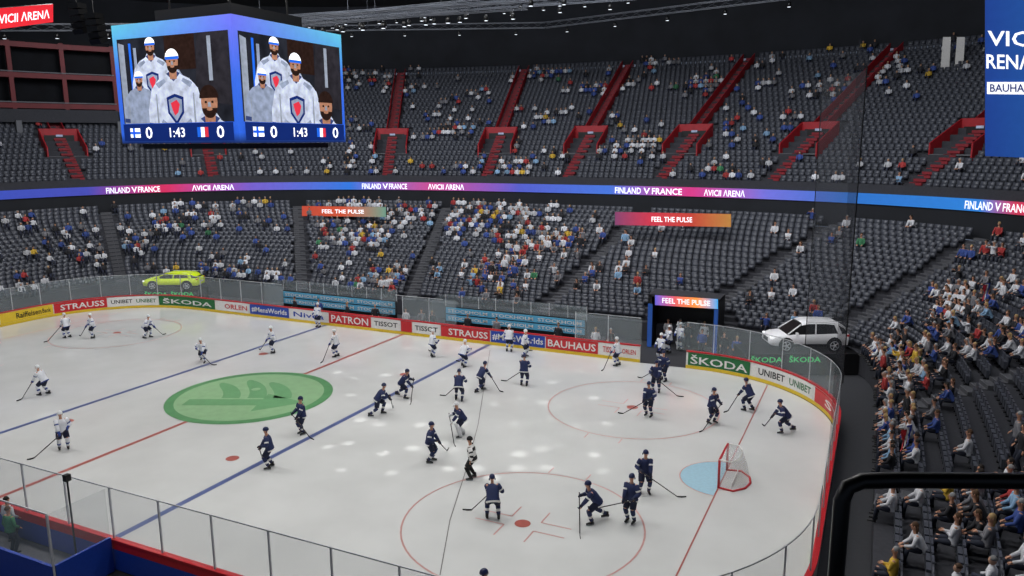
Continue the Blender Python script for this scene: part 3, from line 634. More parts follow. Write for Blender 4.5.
for t, u0, u1 in (('FINLAND', 106, 130), ('V', 131.5, 137), ('FRANCE', 138, 160), ('ΛVICII ΛRENΛ', 192, 234), ('FINLAND', 362, 381), ('V', 382.5, 388), ('FRANCE', 389, 407), ('ΛVICII ΛRENΛ', 428, 464), ('FINLAND', 615, 641), ('V', 643.5, 650), ('FRANCE', 652, 682), ('ΛVICII ΛRENΛ', 704, 745), ('FINLAND', 965, 993), ('V', 995, 1001), ('FRANCE', 1003, 1032)): rtext(t, u0, u1)
# ------------------------------------------------------------------ flat signs
def sign(name, corners, bgcols, texts, label, cat='sign', depth=.15, frame=black):
    bl, br, tr, tl = [Vector(c) for c in corners]; nrm = (br-bl).cross(tl-bl).normalized()
    root = empty(name, bl.lerp(br, .5)); base = root.location.copy()
    def f(x, y, o=0): return (bl.lerp(br, x)).lerp(tl.lerp(tr, x), y)+nrm*o-base
    b = MB(); b.add([f(0, 0), f(1, 0), f(1, 1), f(0, 1), f(0, 0, -depth), f(1, 0, -depth), f(1, 1, -depth), f(0, 1, -depth)], [(0, 1, 5, 4), (1, 2, 6, 5), (2, 3, 7, 6), (3, 0, 4, 7), (4, 5, 6, 7)]); b.build('housing', frame, root)
    b = MB(); n = 24; vs = []
    for i in range(n+1): vs += [f(i/n, 0, .01), f(i/n, 1, .01)]
    b.add(vs, [(2*i, 2*i+2, 2*i+3, 2*i+1) for i in range(n)]); o = b.build('led_face', led, root)
    ca = o.data.color_attributes.new('Col', 'FLOAT_COLOR', 'POINT'); xs = np.linspace(0, 1, len(bgcols))
    for i in range(n+1):
        c = [np.interp(i/n, xs, [q[k] for q in bgcols]) for k in range(3)]
        for j in (0, 1): ca.data[2*i+j].color = (*c, 1)
    for (t, x0, x1, y0, y1, m) in texts: text(t, lambda x, y: f(x0+(x1-x0)*x, y0+(y1-y0)*y, .03), m, root)
    tag(root, label=label, cat=cat); return root
Y = 30.
sign('led_sign', [P(615, 225, y=Y), P(731, 227, y=Y), P(731, 214, y=Y), P(615, 212, y=Y)], [(.15, .04, .1), (.4, .03, .05), (.36, .04, .03), (.32, .15, .04)], [('FEEL THE PULSE', .33, .68, .3, .7, e_white)], 'long red led panel with white words above the lower stand, right of centre', frame=reddark)
sign('led_sign', [P(302, 216, y=Y), P(386, 217, y=Y), P(386, 207, y=Y), P(302, 206, y=Y)], [(.35, .05, .03), (.4, .06, .03), (.1, .2, .15)], [('FEEL THE PULSE', .25, .75, .3, .7, e_white)], 'smaller red and blue led panel above the lower stand, left of centre')
xl, xr = P(652, 295, y=20).x, P(719, 300, y=20).x; zt = P(680, 296, y=20).z
tun = empty('player_tunnel', ((xl+xr)/2, 20, 0), label='dark player tunnel with blue surround below the far stand', cat='tunnel'); w = xr-xl
for s_ in (-1, 1): b = MB(); b.box((s_*w/2, .55, zt/2), (.25, 2.1, zt)); b.build('side_wall', black, tun)
b = MB(); b.box((0, .55, zt), (w+.25, 2.1, .15)); b.build('tunnel_roof', darkgrey, tun); b = MB(); b.box((0, 1.55, zt/2), (w, .1, zt)); b.build('dark_back', black, tun)
for s_, ww in ((-1, .3), (1, .25)): b = MB(); b.box((s_*(w/2-.05), -.55, zt/2-.3), (ww, .1, zt-.6)); o = b.build('lit_jamb', led, tun); vcol(o, lambda c: (.015, .045, .17))
sign('tunnel_sign', [P(655, 305, y=19.4), P(718, 309, y=19.4), P(718, 299, y=19.4), P(655, 295, y=19.4)], [(.1, .1, .5), (.6, .1, .1), (.8, .25, .05), (.05, .3, .6)], [('FEEL THE PULSE', .12, .88, .25, .77, e_white)], 'bright orange and blue sign over the player tunnel')
bn = sign('hanging_banner', [P(985, 156, y=14), P(1120, 162, y=14), P(1120, -60, y=14), P(985, -60, y=14)], [(.012, .04, .2), (.015, .07, .25), (.015, .06, .24)], [('VICII', .02, .44, .52, .59, e_white), ('RENΛ', .01, .36, .415, .485, e_white)], 'large blue hanging banner with white arena lettering at the top right', 'banner')
b = MB(); q = [P(987, 94, y=13.9), P(1060, 95, y=13.9), P(1060, 82, y=13.9), P(987, 82, y=13.9)]; b.poly([p-bn.location for p in q]); b.build('white_strip', e_white, bn)
text('BAUHAUS', lambda x, y: P(990+46*x, 92-8*y, y=13.85)-bn.location, e_navy, bn)
q = [P(-60, 37, y=-4), P(53, 22, y=4), P(53, 4, y=4), P(-60, 13, y=-4)]
sign('red_sign', q, [(.6, .02, .03), (.55, .02, .03)], [('ΛVICII ΛRENΛ', .42, .96, .25, .72, e_white)], 'red hanging sign with white arena lettering at the top left', 'banner')
# ------------------------------------------------------------------ scoreboard
h = 3.92; zb, zt2 = 13.95, 19.62; Hs = zt2-zb
sb = empty('scoreboard_cube', (.36, .1, zb), label='large cube scoreboard with video screens hanging over centre ice', cat='scoreboard')
b = MB(); G = 12
def gridface(fn):
    vs = [fn(i/G, j/G) for i in range(G+1) for j in range(G+1)]; b.add(vs, [(i*(G+1)+j, (i+1)*(G+1)+j, (i+1)*(G+1)+j+1, i*(G+1)+j+1) for i in range(G) for j in range(G)])
gridface(lambda x, y: (-h+2*h*x, -h, Hs*y)); gridface(lambda x, y: (h, -h+2*h*x, Hs*y)); gridface(lambda x, y: (h-2*h*x, h, Hs*y)); gridface(lambda x, y: (-h, h-2*h*x, Hs*y)); gridface(lambda x, y: (-h+2*h*x, -h+2*h*y, 0)); gridface(lambda x, y: (-h+2*h*x, h-2*h*y, Hs))
o = b.build('led_frame', led, sb)
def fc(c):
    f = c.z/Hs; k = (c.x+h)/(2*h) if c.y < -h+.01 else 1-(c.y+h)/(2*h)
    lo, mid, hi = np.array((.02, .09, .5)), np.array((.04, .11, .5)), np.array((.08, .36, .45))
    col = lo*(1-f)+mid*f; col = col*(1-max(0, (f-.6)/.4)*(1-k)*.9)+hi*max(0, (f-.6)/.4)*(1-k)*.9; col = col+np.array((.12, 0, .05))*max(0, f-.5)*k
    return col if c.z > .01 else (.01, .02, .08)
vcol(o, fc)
b = MB(); b.box((0, 0, Hs+.4), (5, 5, .8)); b.build('steel_cap', blackm, sb); b = MB(); b.box((0, 0, -.15), (6.5, 6.5, .25)); b.build('lower_rig', blackm, sb)
for sx in (-1, 1):
    for sy in (-1, 1): b = MB(); b.tube([(sx*2, sy*2, Hs+.4), (sx*2, sy*2, 20)], .05, 6); b.build('suspension_cable', blackm, sb)
def screen(face):
    def f(x, y, o):
        if face == 0: return Vector((-h+2*h*x, -h-o, Hs*y))
        return Vector((h+o, -h+2*h*x, Hs*y))
    def clip(pts, a, lim, sg):     # Sutherland-Hodgman against one screen edge
        out = []
        for i in range(len(pts)):
            p, q = pts[i-1], pts[i]; ip, iq = sg*(p[a]-lim) >= 0, sg*(q[a]-lim) >= 0
            if ip != iq: t = (lim-p[a])/(q[a]-p[a]); out.append((p[0]+(q[0]-p[0])*t, p[1]+(q[1]-p[1])*t))
            if iq: out.append(q)
        return out
    def poly(pts, m, lay, name, par, ylo=.17, yhi=.88):
        if par is not sb and m is not None and name == 'screen_image':
            for a, lim, sg in ((0, .04, 1), (0, .97, -1), (1, ylo, 1), (1, yhi, -1)):
                if pts: pts = clip(pts, a, lim, sg)
            if len(pts) < 3: return None
        b = MB(); b.poly([f(x, y, .02+.008*lay) for x, y in pts]); return b.build(name, m, par)
    def el(cx, cy, rx, ry, n=18, a0=0, a1=2*PI): return [(cx+rx*math.cos(a0+(a1-a0)*i/n), cy+ry*math.sin(a0+(a1-a0)*i/n)) for i in range(n+(0 if a1-a0 > 6 else 1))]
    I = 'screen_image'
    scn = poly([(.04, .17), (.97, .17), (.97, .88), (.04, .88)], e_dark, 0, 'video_screen', sb)
    poly([(.05, .17), (.10, .17), (.10, .83), (.05, .85)], e_grey, 1, I, scn); poly([(.14, .17), (.16, .17), (.16, .84), (.14, .84)], e_blue, 1, I, scn); poly([(.18, .17), (.205, .17), (.205, .8), (.18, .8)], e_shade, 1, I, scn)
    poly([(.68, .35), (.97, .3), (.97, .88), (.72, .88)], e_brown, 1, I, scn); poly([(.8, .5), (.83, .5), (.83, .85), (.8, .85)], e_grey, 1.5, I, scn); poly([(.45, .6), (.7, .6), (.7, .88), (.45, .88)], e_hair, .5, I, scn)
    poly([(.16, .17), (.68, .17), (.66, .42), (.56, .60), (.30, .66), (.2, .52)], e_shade, 1.6, I, scn)
    def fig(cx, hy, s, lay, crest, cap=True, dim=False):
        J = e_shade if dim else e_jersey; bot = 0.0
        poly([(cx-.13*s, bot), (cx-.125*s, hy-.32*s), (cx-.15*s, hy-.2*s), (cx-.135*s, hy-.15*s), (cx-.10*s, hy-.11*s), (cx-.05*s, hy-.085*s), (cx-.03*s, hy-.05*s), (cx+.03*s, hy-.05*s), (cx+.05*s, hy-.085*s), (cx+.10*s, hy-.11*s), (cx+.135*s, hy-.15*s), (cx+.15*s, hy-.2*s), (cx+.13*s, hy-.32*s), (cx+.135*s, bot)], J, lay, I, scn)
        for q in (-1, 1):
            poly([(cx+q*.115*s, hy-.13*s), (cx+q*.15*s, hy-.17*s), (cx+q*.18*s, hy-.30*s), (cx+q*.185*s, hy-.54*s), (cx+q*.125*s, hy-.55*s), (cx+q*.115*s, hy-.28*s)], J, lay+.2, I, scn)
            poly([(cx+q*.116*s, hy-.2*s), (cx+q*.124*s, hy-.2*s), (cx+q*.128*s, hy-.6*s), (cx+q*.112*s, hy-.6*s)], e_grey, lay+.35, I, scn)
            poly([(cx+q*.181*s, hy-.38*s), (cx+q*.183*s, hy-.42*s), (cx+q*.122*s, hy-.43*s), (cx+q*.118*s, hy-.39*s)], e_band, lay+.3, I, scn)
            poly([(cx+q*.06*s, hy-.105*s), (cx+q*.12*s, hy-.135*s), (cx+q*.10*s, hy-.165*s), (cx+q*.05*s, hy-.125*s)], e_shade, lay+.3, I, scn)
            poly([(cx+q*.02*s, hy-.42*s), (cx+q*.09*s, hy-.36*s), (cx+q*.1*s, hy-.38*s), (cx+q*.03*s, hy-.46*s)], e_shade, lay+.3, I, scn)
        poly([(cx-.045*s, hy-.075*s), (cx, hy-.125*s), (cx+.045*s, hy-.075*s), (cx, hy-.05*s)], e_band, lay+.35, I, scn)
        poly([(cx-.022*s, hy-.11*s), (cx+.022*s, hy-.11*s), (cx+.026*s, hy-.03*s), (cx-.026*s, hy-.03*s)], e_skin, lay+.4, I, scn)
        poly(el(cx, hy, .038*s, .07*s), e_skin, lay+.5, I, scn)
        poly(el(cx, hy-.028*s, .035*s, .046*s, 12, PI, 2*PI), e_hair, lay+.6, I, scn); poly(el(cx, hy-.033*s, .014*s, .007*s, 8), e_skin, lay+.7, I, scn)
        poly(el(cx, hy+.018*s, .044*s, .060*s, 12, 0, PI), e_white if cap else e_hair, lay+.7, I, scn)
        if cap: poly([(cx-.044*s, hy+.012*s), (cx+.044*s, hy+.012*s), (cx+.042*s, hy+.03*s), (cx-.042*s, hy+.03*s)], e_blue, lay+.8, I, scn)
        for q in (-1, 1): poly(el(cx+q*.015*s, hy+.0*s, .006*s, .006*s, 8), e_hair, lay+.9, I, scn)
        poly([(cx-.005*s, hy), (cx+.005*s, hy), (cx+.008*s, hy-.022*s), (cx-.008*s, hy-.022*s)], e_hair if False else e_grey, lay+.85, I, scn)
        if crest:     # shield crest
            def shd(r): return [(cx-.05*s*r, hy-.29*s+.06*s*r), (cx, hy-.29*s+.08*s*r), (cx+.05*s*r, hy-.29*s+.06*s*r), (cx+.047*s*r, hy-.29*s-.03*s*r), (cx, hy-.29*s-.10*s*r), (cx-.047*s*r, hy-.29*s-.03*s*r)]
            poly(shd(1.1), e_navy, lay+.6, I, scn); poly(shd(.85), e_shade, lay+.65, I, scn)
            poly([(cx-.03*s, hy-.26*s), (cx+.01*s, hy-.24*s), (cx+.028*s, hy-.27*s), (cx+.014*s, hy-.32*s), (cx-.008*s, hy-.34*s), (cx-.022*s, hy-.30*s)], e_red, lay+.7, I, scn)
    fig(.33, .80, 1.0, 2, True); fig(.21, .54, .85, 3.2, False, dim=True); fig(.51, .67, 1.3, 4.4, True); fig(.79, .33, 1.75, 6, False, cap=False)
    bar = poly([(.04, .02), (.97, .02), (.97, .165), (.04, .165)], e_navy, 9, 'score_bar', sb)
    for t, x0, x1, y0, y1 in (('0', .24, .30, .04, .14), ('1:43', .45, .58, .05, .13), ('0', .84, .90, .04, .14)): text(t, lambda x, y: f(x0+(x1-x0)*x, y0+(y1-y0)*y, .13), e_white, bar)
    for (x0, m) in ((.68, e_blue), (.71, e_white), (.74, e_red)): poly([(x0, .05), (x0+.03, .05), (x0+.03, .13), (x0, .13)], m, 11, 'flag_stripe', bar)
    poly([(.1, .05), (.19, .05), (.19, .13), (.1, .13)], e_white, 11, 'flag_stripe', bar); poly([(.125, .05), (.143, .05), (.143, .13), (.125, .13)], e_blue, 12, 'flag_stripe', bar); poly([(.1, .08), (.19, .08), (.19, .1), (.1, .1)], e_blue, 12, 'flag_stripe', bar)
screen(0); screen(1)
# ------------------------------------------------------------------ benches
lightblue = mat('bench_blue', '5fb0d6', .5, noise=.15)
for (u0, u1, vv, lab) in ((283, 396, 300, 'team bench with light blue lettered back wall, left of centre'), (445, 586, 318, 'team bench with light blue lettered back wall, right of centre')):
    x0, x1 = P(u0, vv, y=17.6).x, P(u1, vv+8, y=17.6).x; w = x1-x0; root = empty('team_bench', ((x0+x1)/2, 17.6, 0), label=lab, cat='bench')
    b = MB(); b.box((0, .1, .95), (w, .1, 1.9)); b.build('back_wall', black, root)
    for r_, z in ((0, 1.6), (1, 1.05)):
        b = MB(); b.box((0, .0, z), (w-.2, .06, .46)); o = b.build('blue_panel', lightblue, root); text('STOCKHOLM  STOCKHOLM  STOCKHOLM', lambda x, y: Vector((-w/2+.3+(w-.6)*x, -.05, z-.12+.24*y)), white, o)
    b = MB(); b.box((0, -.75, .45), (w-.3, .4, .08))
    for i in range(6): b.box((-w/2+.5+i*(w-1)/5, -.75, .2), (.06, .3, .42))
    b.build('bench_seat', metal, root); b = MB(); b.box((0, .12, 2.35), (w, .02, .9)); b.build('rear_glass', glass, root)
    for s_ in (-1, 1): b = MB(); b.box((s_*w/2, -1, 1.9), (.03, 2, 1.8)); b.build('side_glass', glass, root)
    for i in range(9): b = MB(); b.box((-w/2+i*w/8, .14, 2.3), (.05, .05, 1.0)); b.build('glass_post', metal, root)
staff = [(300, 0), (322, 3), (352, 0), (378, 5), (410, 1), (424, 2), (436, 4), (470, 0), (500, 2), (560, 5), (598, 1), (612, 0)]
for i, (u, c) in enumerate(staff):
    p = P(u, 316+(u-300)*.09, y=16.9); tcol = [TOPS[2], TOPS[0], TOPS[3], TOPS[1], TOPS[2], TOPS[2]][c]; spect(4, (p.x, 16.4+.2*(i % 2), 0), -PI/2+random.uniform(-.6, .6), tcol[1], HAIRS[i % 4][1], '%s-topped person standing behind the far boards, number %s from the left' % (tcol[0], ['one', 'two', 'three', 'four', 'five', 'six', 'seven', 'eight', 'nine', 'ten', 'eleven', 'twelve'][i]))
for i, (dx, dy, c, l) in enumerate(((-1.3, .9, 0, 'white-topped person just inside the left of the tunnel'), (.2, .4, 2, 'dark-clothed person in the middle of the tunnel mouth'), (1.2, 1.0, 0, 'white-topped person deeper in the tunnel on the right'), (-.5, 1.1, 0, 'white-topped person at the back of the tunnel'), (1.5, -1.2, 1, 'blue-topped person beside the right jamb of the tunnel'), (3.0, -1.6, 2, 'dark-clothed person outside the tunnel on its right'), (3.9, -2.2, 1, 'blue-topped person outside the tunnel, nearest the white car'))):
    spect(4, ((xl+xr)/2+dx, 20+dy, 0), -PI/2, TOPS[c][1], HAIRS[i % 4][1], l)
# ------------------------------------------------------------------ cars
def car(loc, rz, paint, label, roofz=1.65, sc=(1, 1, 1)):
    r = empty('car', loc, rz, label=label, cat='car'); dzr = roofz-1.65; r.scale = sc
    st = [(-2.36, .48, .88, .70), (-2.28, .38, 1.06, .88), (-1.5, .34, 1.10, .95), (0, .32, 1.06, .96), (1.0, .32, 1.04, .96), (1.9, .34, .97, .93), (2.25, .38, .86, .86), (2.36, .46, .72, .70)]
    b = MB(); vs = []
    for x, z0, z1, w in st: vs += [(x, -w*.9, z0), (x, -w, (z0+z1)/2), (x, -w*.93, z1-.04), (x, -w*.8, z1), (x, w*.8, z1), (x, w*.93, z1-.04), (x, w, (z0+z1)/2), (x, w*.9, z0)]
    b.add(vs, [(i*8+j, i*8+(j+1) % 8, i*8+8+(j+1) % 8, i*8+8+j) for i in range(len(st)-1) for j in range(8)]+[tuple(range(8))[::-1], tuple(range((len(st)-1)*8, len(st)*8))]); b.build('car_body', paint, r, True)
    for x in (-1.42, 1.42):
        for s_ in (-1, 1): b = MB(); b.tube([(x, s_*.90, .42), (x, s_*.965, .42)], .45, 16); b.build('arch_trim', black, r)
    for s_ in (-1, 1): b = MB(); b.box((0, s_*.93, .40), (2.3, .08, .14)); b.build('sill', black, r)
    g = [(-2.22, 1.04, 1.08, .82, .78), (-2.0, 1.06, 1.40+dzr, .87, .70), (-1.7, 1.05, 1.58+dzr, .88, .69), (-.9, 1.04, 1.66+dzr, .88, .69), (.1, 1.02, 1.66+dzr, .88, .69), (.6, 1.0, 1.54+dzr*.6, .87, .67), (1.35, .99, 1.03, .84, .76)]
    b = MB(); vs = []
    for x, z0, z1, w0, w1 in g: vs += [(x, -w0, z0), (x, -w1, z1), (x, w1, z1), (x, w0, z0)]
    ng = len(g); b.add(vs, [(i*4+j, i*4+(j+1) % 4, i*4+4+(j+1) % 4, i*4+4+j) for i in range(ng-1) for j in range(4)]+[(3, 2, 1, 0), (ng*4-4, ng*4-3, ng*4-2, ng*4-1)]); b.build('windows', black_r, r)
    b = MB(); rf = [(-2.12, 1.33+dzr), (-1.98, 1.46+dzr), (-1.7, 1.62+dzr), (-.9, 1.70+dzr), (.1, 1.70+dzr), (.5, 1.61+dzr)]; vs = []
    for x, z in rf: vs += [(x, -.74, z-.12), (x, -.64, z+.02), (x, .64, z+.02), (x, .74, z-.12)]
    b.add(vs, [(i*4+j, i*4+j+1, i*4+5+j, i*4+4+j) for i in range(5) for j in range(3)]); b.build('roof', paint, r, True)
    for s_ in (-1, 1):
        for xa, xb, za in ((.55, 1.35, 1.54), (-.35, -.3, 1.64), (-1.5, -1.75, 1.6)): b = MB(); b.tube([(xa, s_*.70, za+dzr), (xb, s_*.89, 1.04)], .04 if xa > -1 else .11, 6); b.build('pillar', paint, r)
        b = MB(); b.tube([(-1.9, s_*.6, 1.68+dzr), (.2, s_*.6, 1.73+dzr)], .02, 5); b.build('roof_rail', metal, r)
    for x in (-1.42, 1.42):
        for s_ in (-1, 1):
            b = MB(); b.tube([(x, s_*.74, .38), (x, s_*.99, .38)], .38, 18); wv = b.build('wheel', black_r, r)
            b = MB(); b.tube([(x, s_*.98, .38), (x, s_*1.0, .38)], .07, 8)
            for q in range(5): a = 2*PI*q/5; b.tube([(x, s_*1.0, .38), (x+.24*math.cos(a), s_*1.0, .38+.24*math.sin(a))], .035, 4)
            b.tube([(x+.25*math.cos(2*PI*q/16), s_*.995, .38+.25*math.sin(2*PI*q/16)) for q in range(17)], .022, 5); b.build('rim', metal, wv)
    for s_ in (-1, 1):
        b = MB(); b.box((2.2, s_*.68, .80), (.2, .32, .1)); b.build('headlight', e_white, r); b = MB(); b.box((-2.25, s_*.66, .94), (.14, .4, .12)); b.build('tail_light', red, r); b = MB(); b.box((.85, s_*1.02, 1.1), (.12, .2, .13)); b.build('wing_mirror', paint, r)
    b = MB(); b.box((2.34, 0, .64), (.06, .8, .22)); b.build('grille', black, r); b = MB(); b.box((-2.38, 0, .70), (.03, .5, .12)); b.build('number_plate', white, r)
lime = mat('lime_paint_glow', 'd4ee1e', .25, emit=.15); pearl = mat('pearl_paint_glow', 'f2f2f5', .25, emit=.1, noise=.02)  # both car paints get a slight glow of their own to brighten them
greentxt = emis('green_lettering', '3fb060', .8)
def platform(loc, rz, w, dpt, hgt, label, texts, ox=0):
    r = empty('display_platform', loc, rz, label=label, cat='platform'); b = MB(); b.box((ox, 0, hgt/2), (w, dpt, hgt)); b.build('platform_box', black, r)
    for x0, x1 in texts: text('ŠKODA', lambda x, y: Vector((x0+(x1-x0)*x, -dpt/2-.02, hgt-.50+.42*y)), greentxt, r)
pc = P(804, 348, z=1.3); platform((pc.x, pc.y, 0), YAW, 6.8, 2.8, 1.3, 'black platform under the white car', [(-3.7, -1.8), (-1.4, .5)], -.6); car((pc.x, pc.y, 1.3), YAW+PI, pearl, 'white car parked on a platform behind the right corner boards', 1.68, (1.02, 1, 1.05))
pc = P(170, 290, z=1.3); pc = pc+Vector((-.35, .8, 0)); platform((pc.x, pc.y, 0), YAW, 5.2, 2.1, 1.3, 'black platform under the lime yellow car', [(-2.2, -.2), (.1, 2.1)]); car((pc.x, pc.y, 1.3), YAW+PI, lime, 'lime yellow car parked on a platform behind the far left corner', 1.45, (1.05, 1, .98))
# ------------------------------------------------------------------ upper left boxes
tA, tB = math.radians(150), math.radians(189)
bx_ = empty('wall_boxes', (0, 0, 0), kind='structure')
winm = mat('box_window', '0b0e15', .6, noise=.5, scale=.6, spec=.1)
def arcwall(name, m, dr0, z0, dr1, z1, a=tA, c=tB, n=24):
    o = band(name, m, lambda t: r_out(t)+dr0, z0, lambda t: r_out(t)+dr1, z1, a, c, n); o.parent = bx_; return o
pale = mat('pale_concrete', '6b6d73', .8)
arcwall('rear_window', winm, 11, 16, 11, 24.6); arcwall('lintel', darkgrey, 9.4, 16.2, 9.4, 17.5); arcwall('lintel_top', darkgrey, 9.4, 17.5, 11, 17.5)
for z in (17.6, 20.6, 23.6): arcwall('red_rail', boxred, 9.6, z, 9.6, z+.5); arcwall('box_floor', boxred, 9.6, z, 11, z)
arcwall('grey_rail', pale, 9.55, 21.15, 9.55, 21.25); arcwall('grey_rail', pale, 9.55, 18.15, 9.55, 18.25)
for i in range(9):
    t = tA+(tB-tA)*i/8; b = MB(); b.box(pt(r_out(t)+9.8, t, 20.8), (.4, .4, 6.8), 0, rz=t); b.build('red_column', boxred, bx_)
    if i % 2 == 0: b = MB(); b.box(pt(r_out(t)+9.0, t, 15.6), (.6, .5, 1.5), 0, rz=t); b.build('pale_bracket', pale, bx_)
# ------------------------------------------------------------------ ceiling rigging
metal2 = mat('dull_truss', '4d5159', .5, .2); lens = emis('lamp_lens', 'dfe6f0', 2.0)
def truss(p0, p1, lab, nl=0, w=.5):
    p0, p1 = Vector(p0), Vector(p1); r = empty('lighting_truss', p0, label=lab, cat='truss'); d = p1-p0; L = d.length; dn = d.normalized(); s_ = Vector((-dn.y, dn.x, 0))*w/2; up = Vector((0, 0, w/2)); b = MB()
    for a in (s_+up, s_-up, -s_+up, -s_-up): b.tube([a, d+a], .035, 5)
    n = int(L/1.2)
    for i in range(n):
        q0, q1 = dn*(L*i/n), dn*(L*(i+1)/n); b.tube([q0+s_+up, q1+s_-up], .018, 4); b.tube([q0-s_-up, q1-s_+up], .018, 4)
    b.build('truss_frame', metal2, r)
    for i in range(nl):
        q = dn*(L*(i+.5)/nl)-Vector((0, 0, .6)); b = MB(); b.tube([q+Vector((0, 0, .15)), q, q-Vector((0, 0, .25))], [.1, .16, .19], 8); f = b.build('spotlight', blackm, r, True)
        b = MB(); b.tube([q-Vector((0, 0, .255)), q-Vector((0, 0, .26))], .14, 8); b.build('lens', lens, f)
for a_, c_, l_, k_ in (((-14, 14, 22.3), (6, 14, 22.3), 'grey lighting truss with lamps just right of the scoreboard top', 12), ((-10, 18, 23.2), (8, 20, 23.2), 'second grey truss close behind the lamp truss', 9),
    ((-30, 30, 25.6), (30, 30, 25.6), 'long dark truss crossing the top of the far stand', 14), ((-34, 34, 26.0), (0, 42, 25.2), 'dark truss above the left part of the upper tier', 6),
    ((0, 42, 25.2), (52, 30, 25.2), 'dark truss above the right part of the upper tier', 10), ((8, 18, 23.5), (26, 10, 23.5), 'short truss near the top right', 6), ((4, 24, 24.4), (34, 18, 24.4), 'slanting truss above the net at the top right', 8),
    ((-20, 22, 24.3), (14, 26, 24.3), 'truss in the middle of the roof rigging', 9), ((-24, 37, 26.6), (24, 37, 26.6), 'highest far truss under the dark roof', 12), ((-34, 8, 23.0), (-16, 22, 23.6), 'truss behind the left side of the scoreboard', 6)): truss(a_, c_, l_, k_)
for i in range(22):      # drop cables from the roof down to the rigging
    x, y = random.uniform(-18, 30), random.uniform(12, 40); b = MB(); b.tube([(x, y, 23.5+.09*(y-14)), (x, y, 33)], .025, 4); b.build('hanging_cable', metal2, label='thin steel cable hanging from the dark roof over the far stand', cat='cable', group='roof cables')
for i, (u, v) in enumerate(((78, 18), (95, 28))):
    p = P(u, v, y=8); r = empty('speaker_cluster', p, label=('hanging dark loudspeaker stack left of the scoreboard' if i == 0 else 'second hanging loudspeaker stack nearer the scoreboard'), cat='loudspeaker')
    for k in range(5): b = MB(); b.box((0, .05*k, -.4*k+.8), (1.1, .7, .36), 0, R=Matrix.Rotation(.12*k, 3, 'X')); b.build('speaker_box', blackm, r)
    b = MB(); b.tube([(0, 0, 1), (0, 0, 16)], .03, 5); b.build('hanging_cable', blackm, r)
for i, u in enumerate((944, 958)):
    q = [P(u-4, 74, y=50), P(u+5, 74, y=50), P(u+7, 37, y=50), P(u-1, 37, y=50)]; b = MB(); b.poly(q); b.build('white_flag', white, label=('left' if i == 0 else 'right')+' one of two tall white banners hanging high at the upper right', cat='banner')
# ------------------------------------------------------------------ foreground rail and near things
r = empty('handrail', (0, 0, 0), label='thick black rounded handrail in the lower right foreground', cat='railing')
pts = [P(1180, 486, t=1.7), P(1024, 481, t=1.7), P(900, 480, t=1.7), P(862, 481, t=1.7), P(848, 487, t=1.7), P(842, 500, t=1.7)]
e2 = Vector((pts[-1].x, pts[-1].y, 12.2)); pts += [pts[-1].lerp(e2, .3), e2]
b = MB(); b.tube(pts, .018, 12); b.build('rail_tube', blackm, r, True)
b = MB(); b.box((33, -31.9, 12.15), (9, 4.6, .1)); b.build('floor_gallery', darkgrey, kind='structure')
pen = empty('penalty_bench', (5.3, -16.6, 0), label='penalty bench enclosure with glass and a blue wall at the lower left corner', cat='bench')
b = MB(); b.box((0, -.95, .6), (7.4, .1, 1.2)); b.build('rear_wall', navy, pen); b = MB(); b.box((0, -.5, .45), (7.0, .4, .08)); b.build('bench_seat', metal, pen)
b = MB(); b.box((3.7, .05, .6), (.1, 1.9, 1.2)); b.build('side_wall', navy, pen); b = MB(); b.box((0, .05, .02), (7.4, 1.9, .04)); b.build('platform_floor', concrete, pen)
for x in (-3.7, 3.7):
    b = MB(); b.box((x, .05, 2.05), (.03, 1.9, 1.7)); b.build('side_glass', glass, pen); b = MB(); b.box((x, -.95, 1.5), (.06, .06, 2.8)); b.build('corner_post', metal, pen)
for x in (-1.85, 1.85): b = MB(); b.box((x, -.95, 2.05), (3.6, .02, 1.7)); b.build('rear_glass', glass, pen)
b = MB(); b.box((0, -.95, 2.92), (7.4, .04, .04)); b.build('top_edge', metal, pen)
spect(4, (4.9, -16.35, 0), PI/2, TOPS[7][1], HAIRS[1][1], 'person in a green jacket in the penalty bench at the left edge'); spect(4, (4.1, -15.9, 0), PI/2, TOPS[0][1], HAIRS[0][1], 'person in a white top in the penalty bench behind the green jacket'); spect(4, (4.2, -16.7, 0), PI/4, TOPS[2][1], HAIRS[2][1], 'person in a black top in the penalty bench at the left edge')
p = Vector((24.9, -14.3, 0)); r = empty('camera_stand', p, math.radians(25), label='black tubular stand rising over the near corner glass', cat='stand')
b = MB(); b.tube([(-.6, 0, 0), (-.6, 0, 3.1), (.6, 0, 3.1), (.6, 0, 0)], .03, 6); b.tube([(-.35, 0, 3.1), (-.35, 0, 2.2)], .025, 6); b.tube([(.35, 0, 3.1), (.35, 0, 2.2)], .025, 6); b.build('stand_frame', blackm, r)
p = P(78, 560, z=0); r = empty('black_pole', (p.x+.3, -15.9, 0), label='slim black pole with square head by the lower left boards', cat='pole'); b = MB(); b.tube([(0, 0, 0), (0, 0, 3.1)], .035, 6); b.build('pole_shaft', blackm, r); b = MB(); b.box((0, 0, 3.15), (.18, .18, .22)); b.build('pole_head', blackm, r)
for (u, v, z, lab) in ((905, 448, 3.3, 'blue white and red flag spread among spectators by the corner glass'), (985, 300, 6.6, 'blue white and red flag held high at the right edge of the stand')):
    fp = P(u, v, z=z); r = empty('tricolour_flag', fp, PI*.9, label=lab, cat='flag')
    for i, m in enumerate((navy, white, red)):
        b = MB(); vs = []
        for j in range(4):
            for k in range(5): vs.append((.06*math.sin(j+k*1.3), -.45+.3*i+.1*j, .75*k/4))
        b.add(vs, [(j*5+k, j*5+k+1, j*5+k+6, j*5+k+5) for j in range(3) for k in range(4)]); b.build('flag_stripe', m, r)
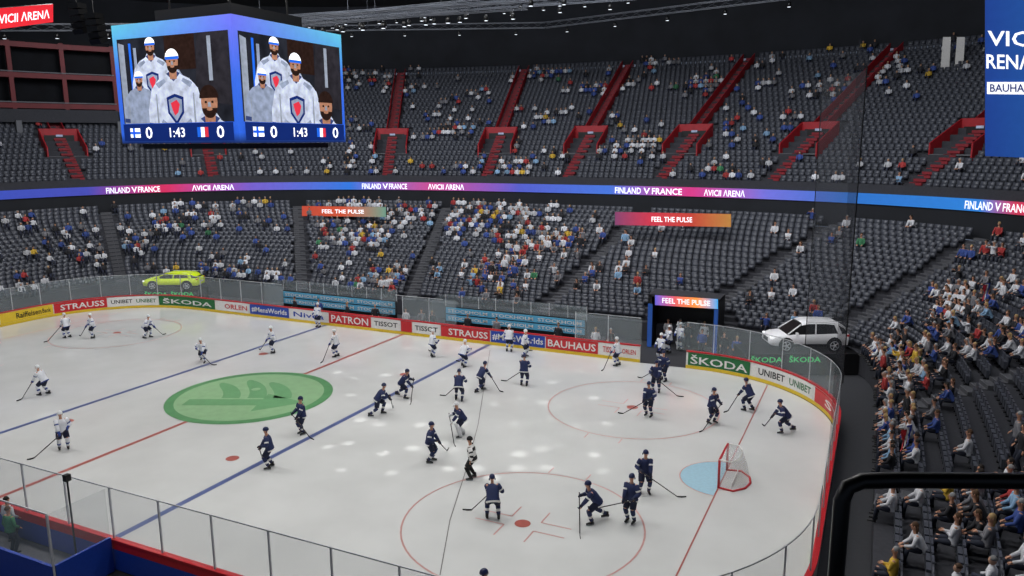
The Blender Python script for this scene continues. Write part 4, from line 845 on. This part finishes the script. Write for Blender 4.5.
# ------------------------------------------------------------------ lights
def area(loc, sx, sy, pw, col=(1, .99, .975), aim=None):
    l = bpy.data.lights.new('area', 'AREA'); l.shape = 'RECTANGLE'; l.size = sx; l.size_y = sy; l.energy = pw; l.color = col; o = bpy.data.objects.new('arena_or_fill_light', l); COL.objects.link(o); o.location = loc
    if aim: o.rotation_euler = (Vector(aim)-Vector(loc)).to_track_quat('-Z', 'Y').to_euler()
for x in (-22, -7, 8, 22):
    for y in (-9, 9): area((x, y, 28), 7, 4, 1880)
for x, y in ((-30, 26), (-10, 28), (10, 28), (30, 26)): area((x*.9, y-8, 29.5), 12, 4, 2300, (.92, .95, 1), aim=(x*1.25, y+17, 12))
area((-22, 0, 29), 4, 10, 600, (.92, .95, 1), aim=(-46, 12, 8))  # added fill light brightening the left side
area((34, -2, 26), 4, 14, 1000, (.95, .97, 1), aim=(40, 4, 3)); area((12, -27, 20), 14, 4, 800, aim=(10, -16, 0))  # added fill lights brightening the right stand and the near boards
for i in range(11):
    for j in range(6):
        if random.random() < .2: continue
        l = bpy.data.lights.new('spot', 'SPOT'); l.energy = random.uniform(9000, 16000); l.spot_size = math.radians(random.uniform(1.4, 2.1)); l.spot_blend = 1; l.color = (1, .99, .97); l.shadow_soft_size = .05
        o = bpy.data.objects.new('ice_spot', l); COL.objects.link(o); q = P(325+27*i+random.uniform(-9, 9)+9*(j % 2), 352+24*j+random.uniform(-7, 7), z=0); x, y = q.x, q.y; o.location = (x+random.uniform(-1, 1), y+random.uniform(-1, 1), 27)
        o.rotation_euler = (Vector((x, y, 0))-o.location).to_track_quat('-Z', 'Y').to_euler()
w = bpy.data.worlds.new('w'); S.world = w; w.use_nodes = True; w.node_tree.nodes['Background'].inputs[0].default_value = (.5, .6, .8, 1); w.node_tree.nodes['Background'].inputs[1].default_value = .2
S.view_settings.view_transform = 'Standard'
cd = bpy.data.cameras.new('cam'); cam = bpy.data.objects.new('camera', cd); COL.objects.link(cam); S.camera = cam
cd.sensor_width = 36; cd.lens = FOC/1024*36; cd.clip_end = 400; cd.clip_start = .05
M = Matrix(((BR[0], BU[0], -BF[0], CAM[0]), (BR[1], BU[1], -BF[1], CAM[1]), (BR[2], BU[2], -BF[2], CAM[2]), (0, 0, 0, 1))); cam.matrix_world = M
print('seats', len(seats), 'occ', len(occ), 'near', len(nearp))
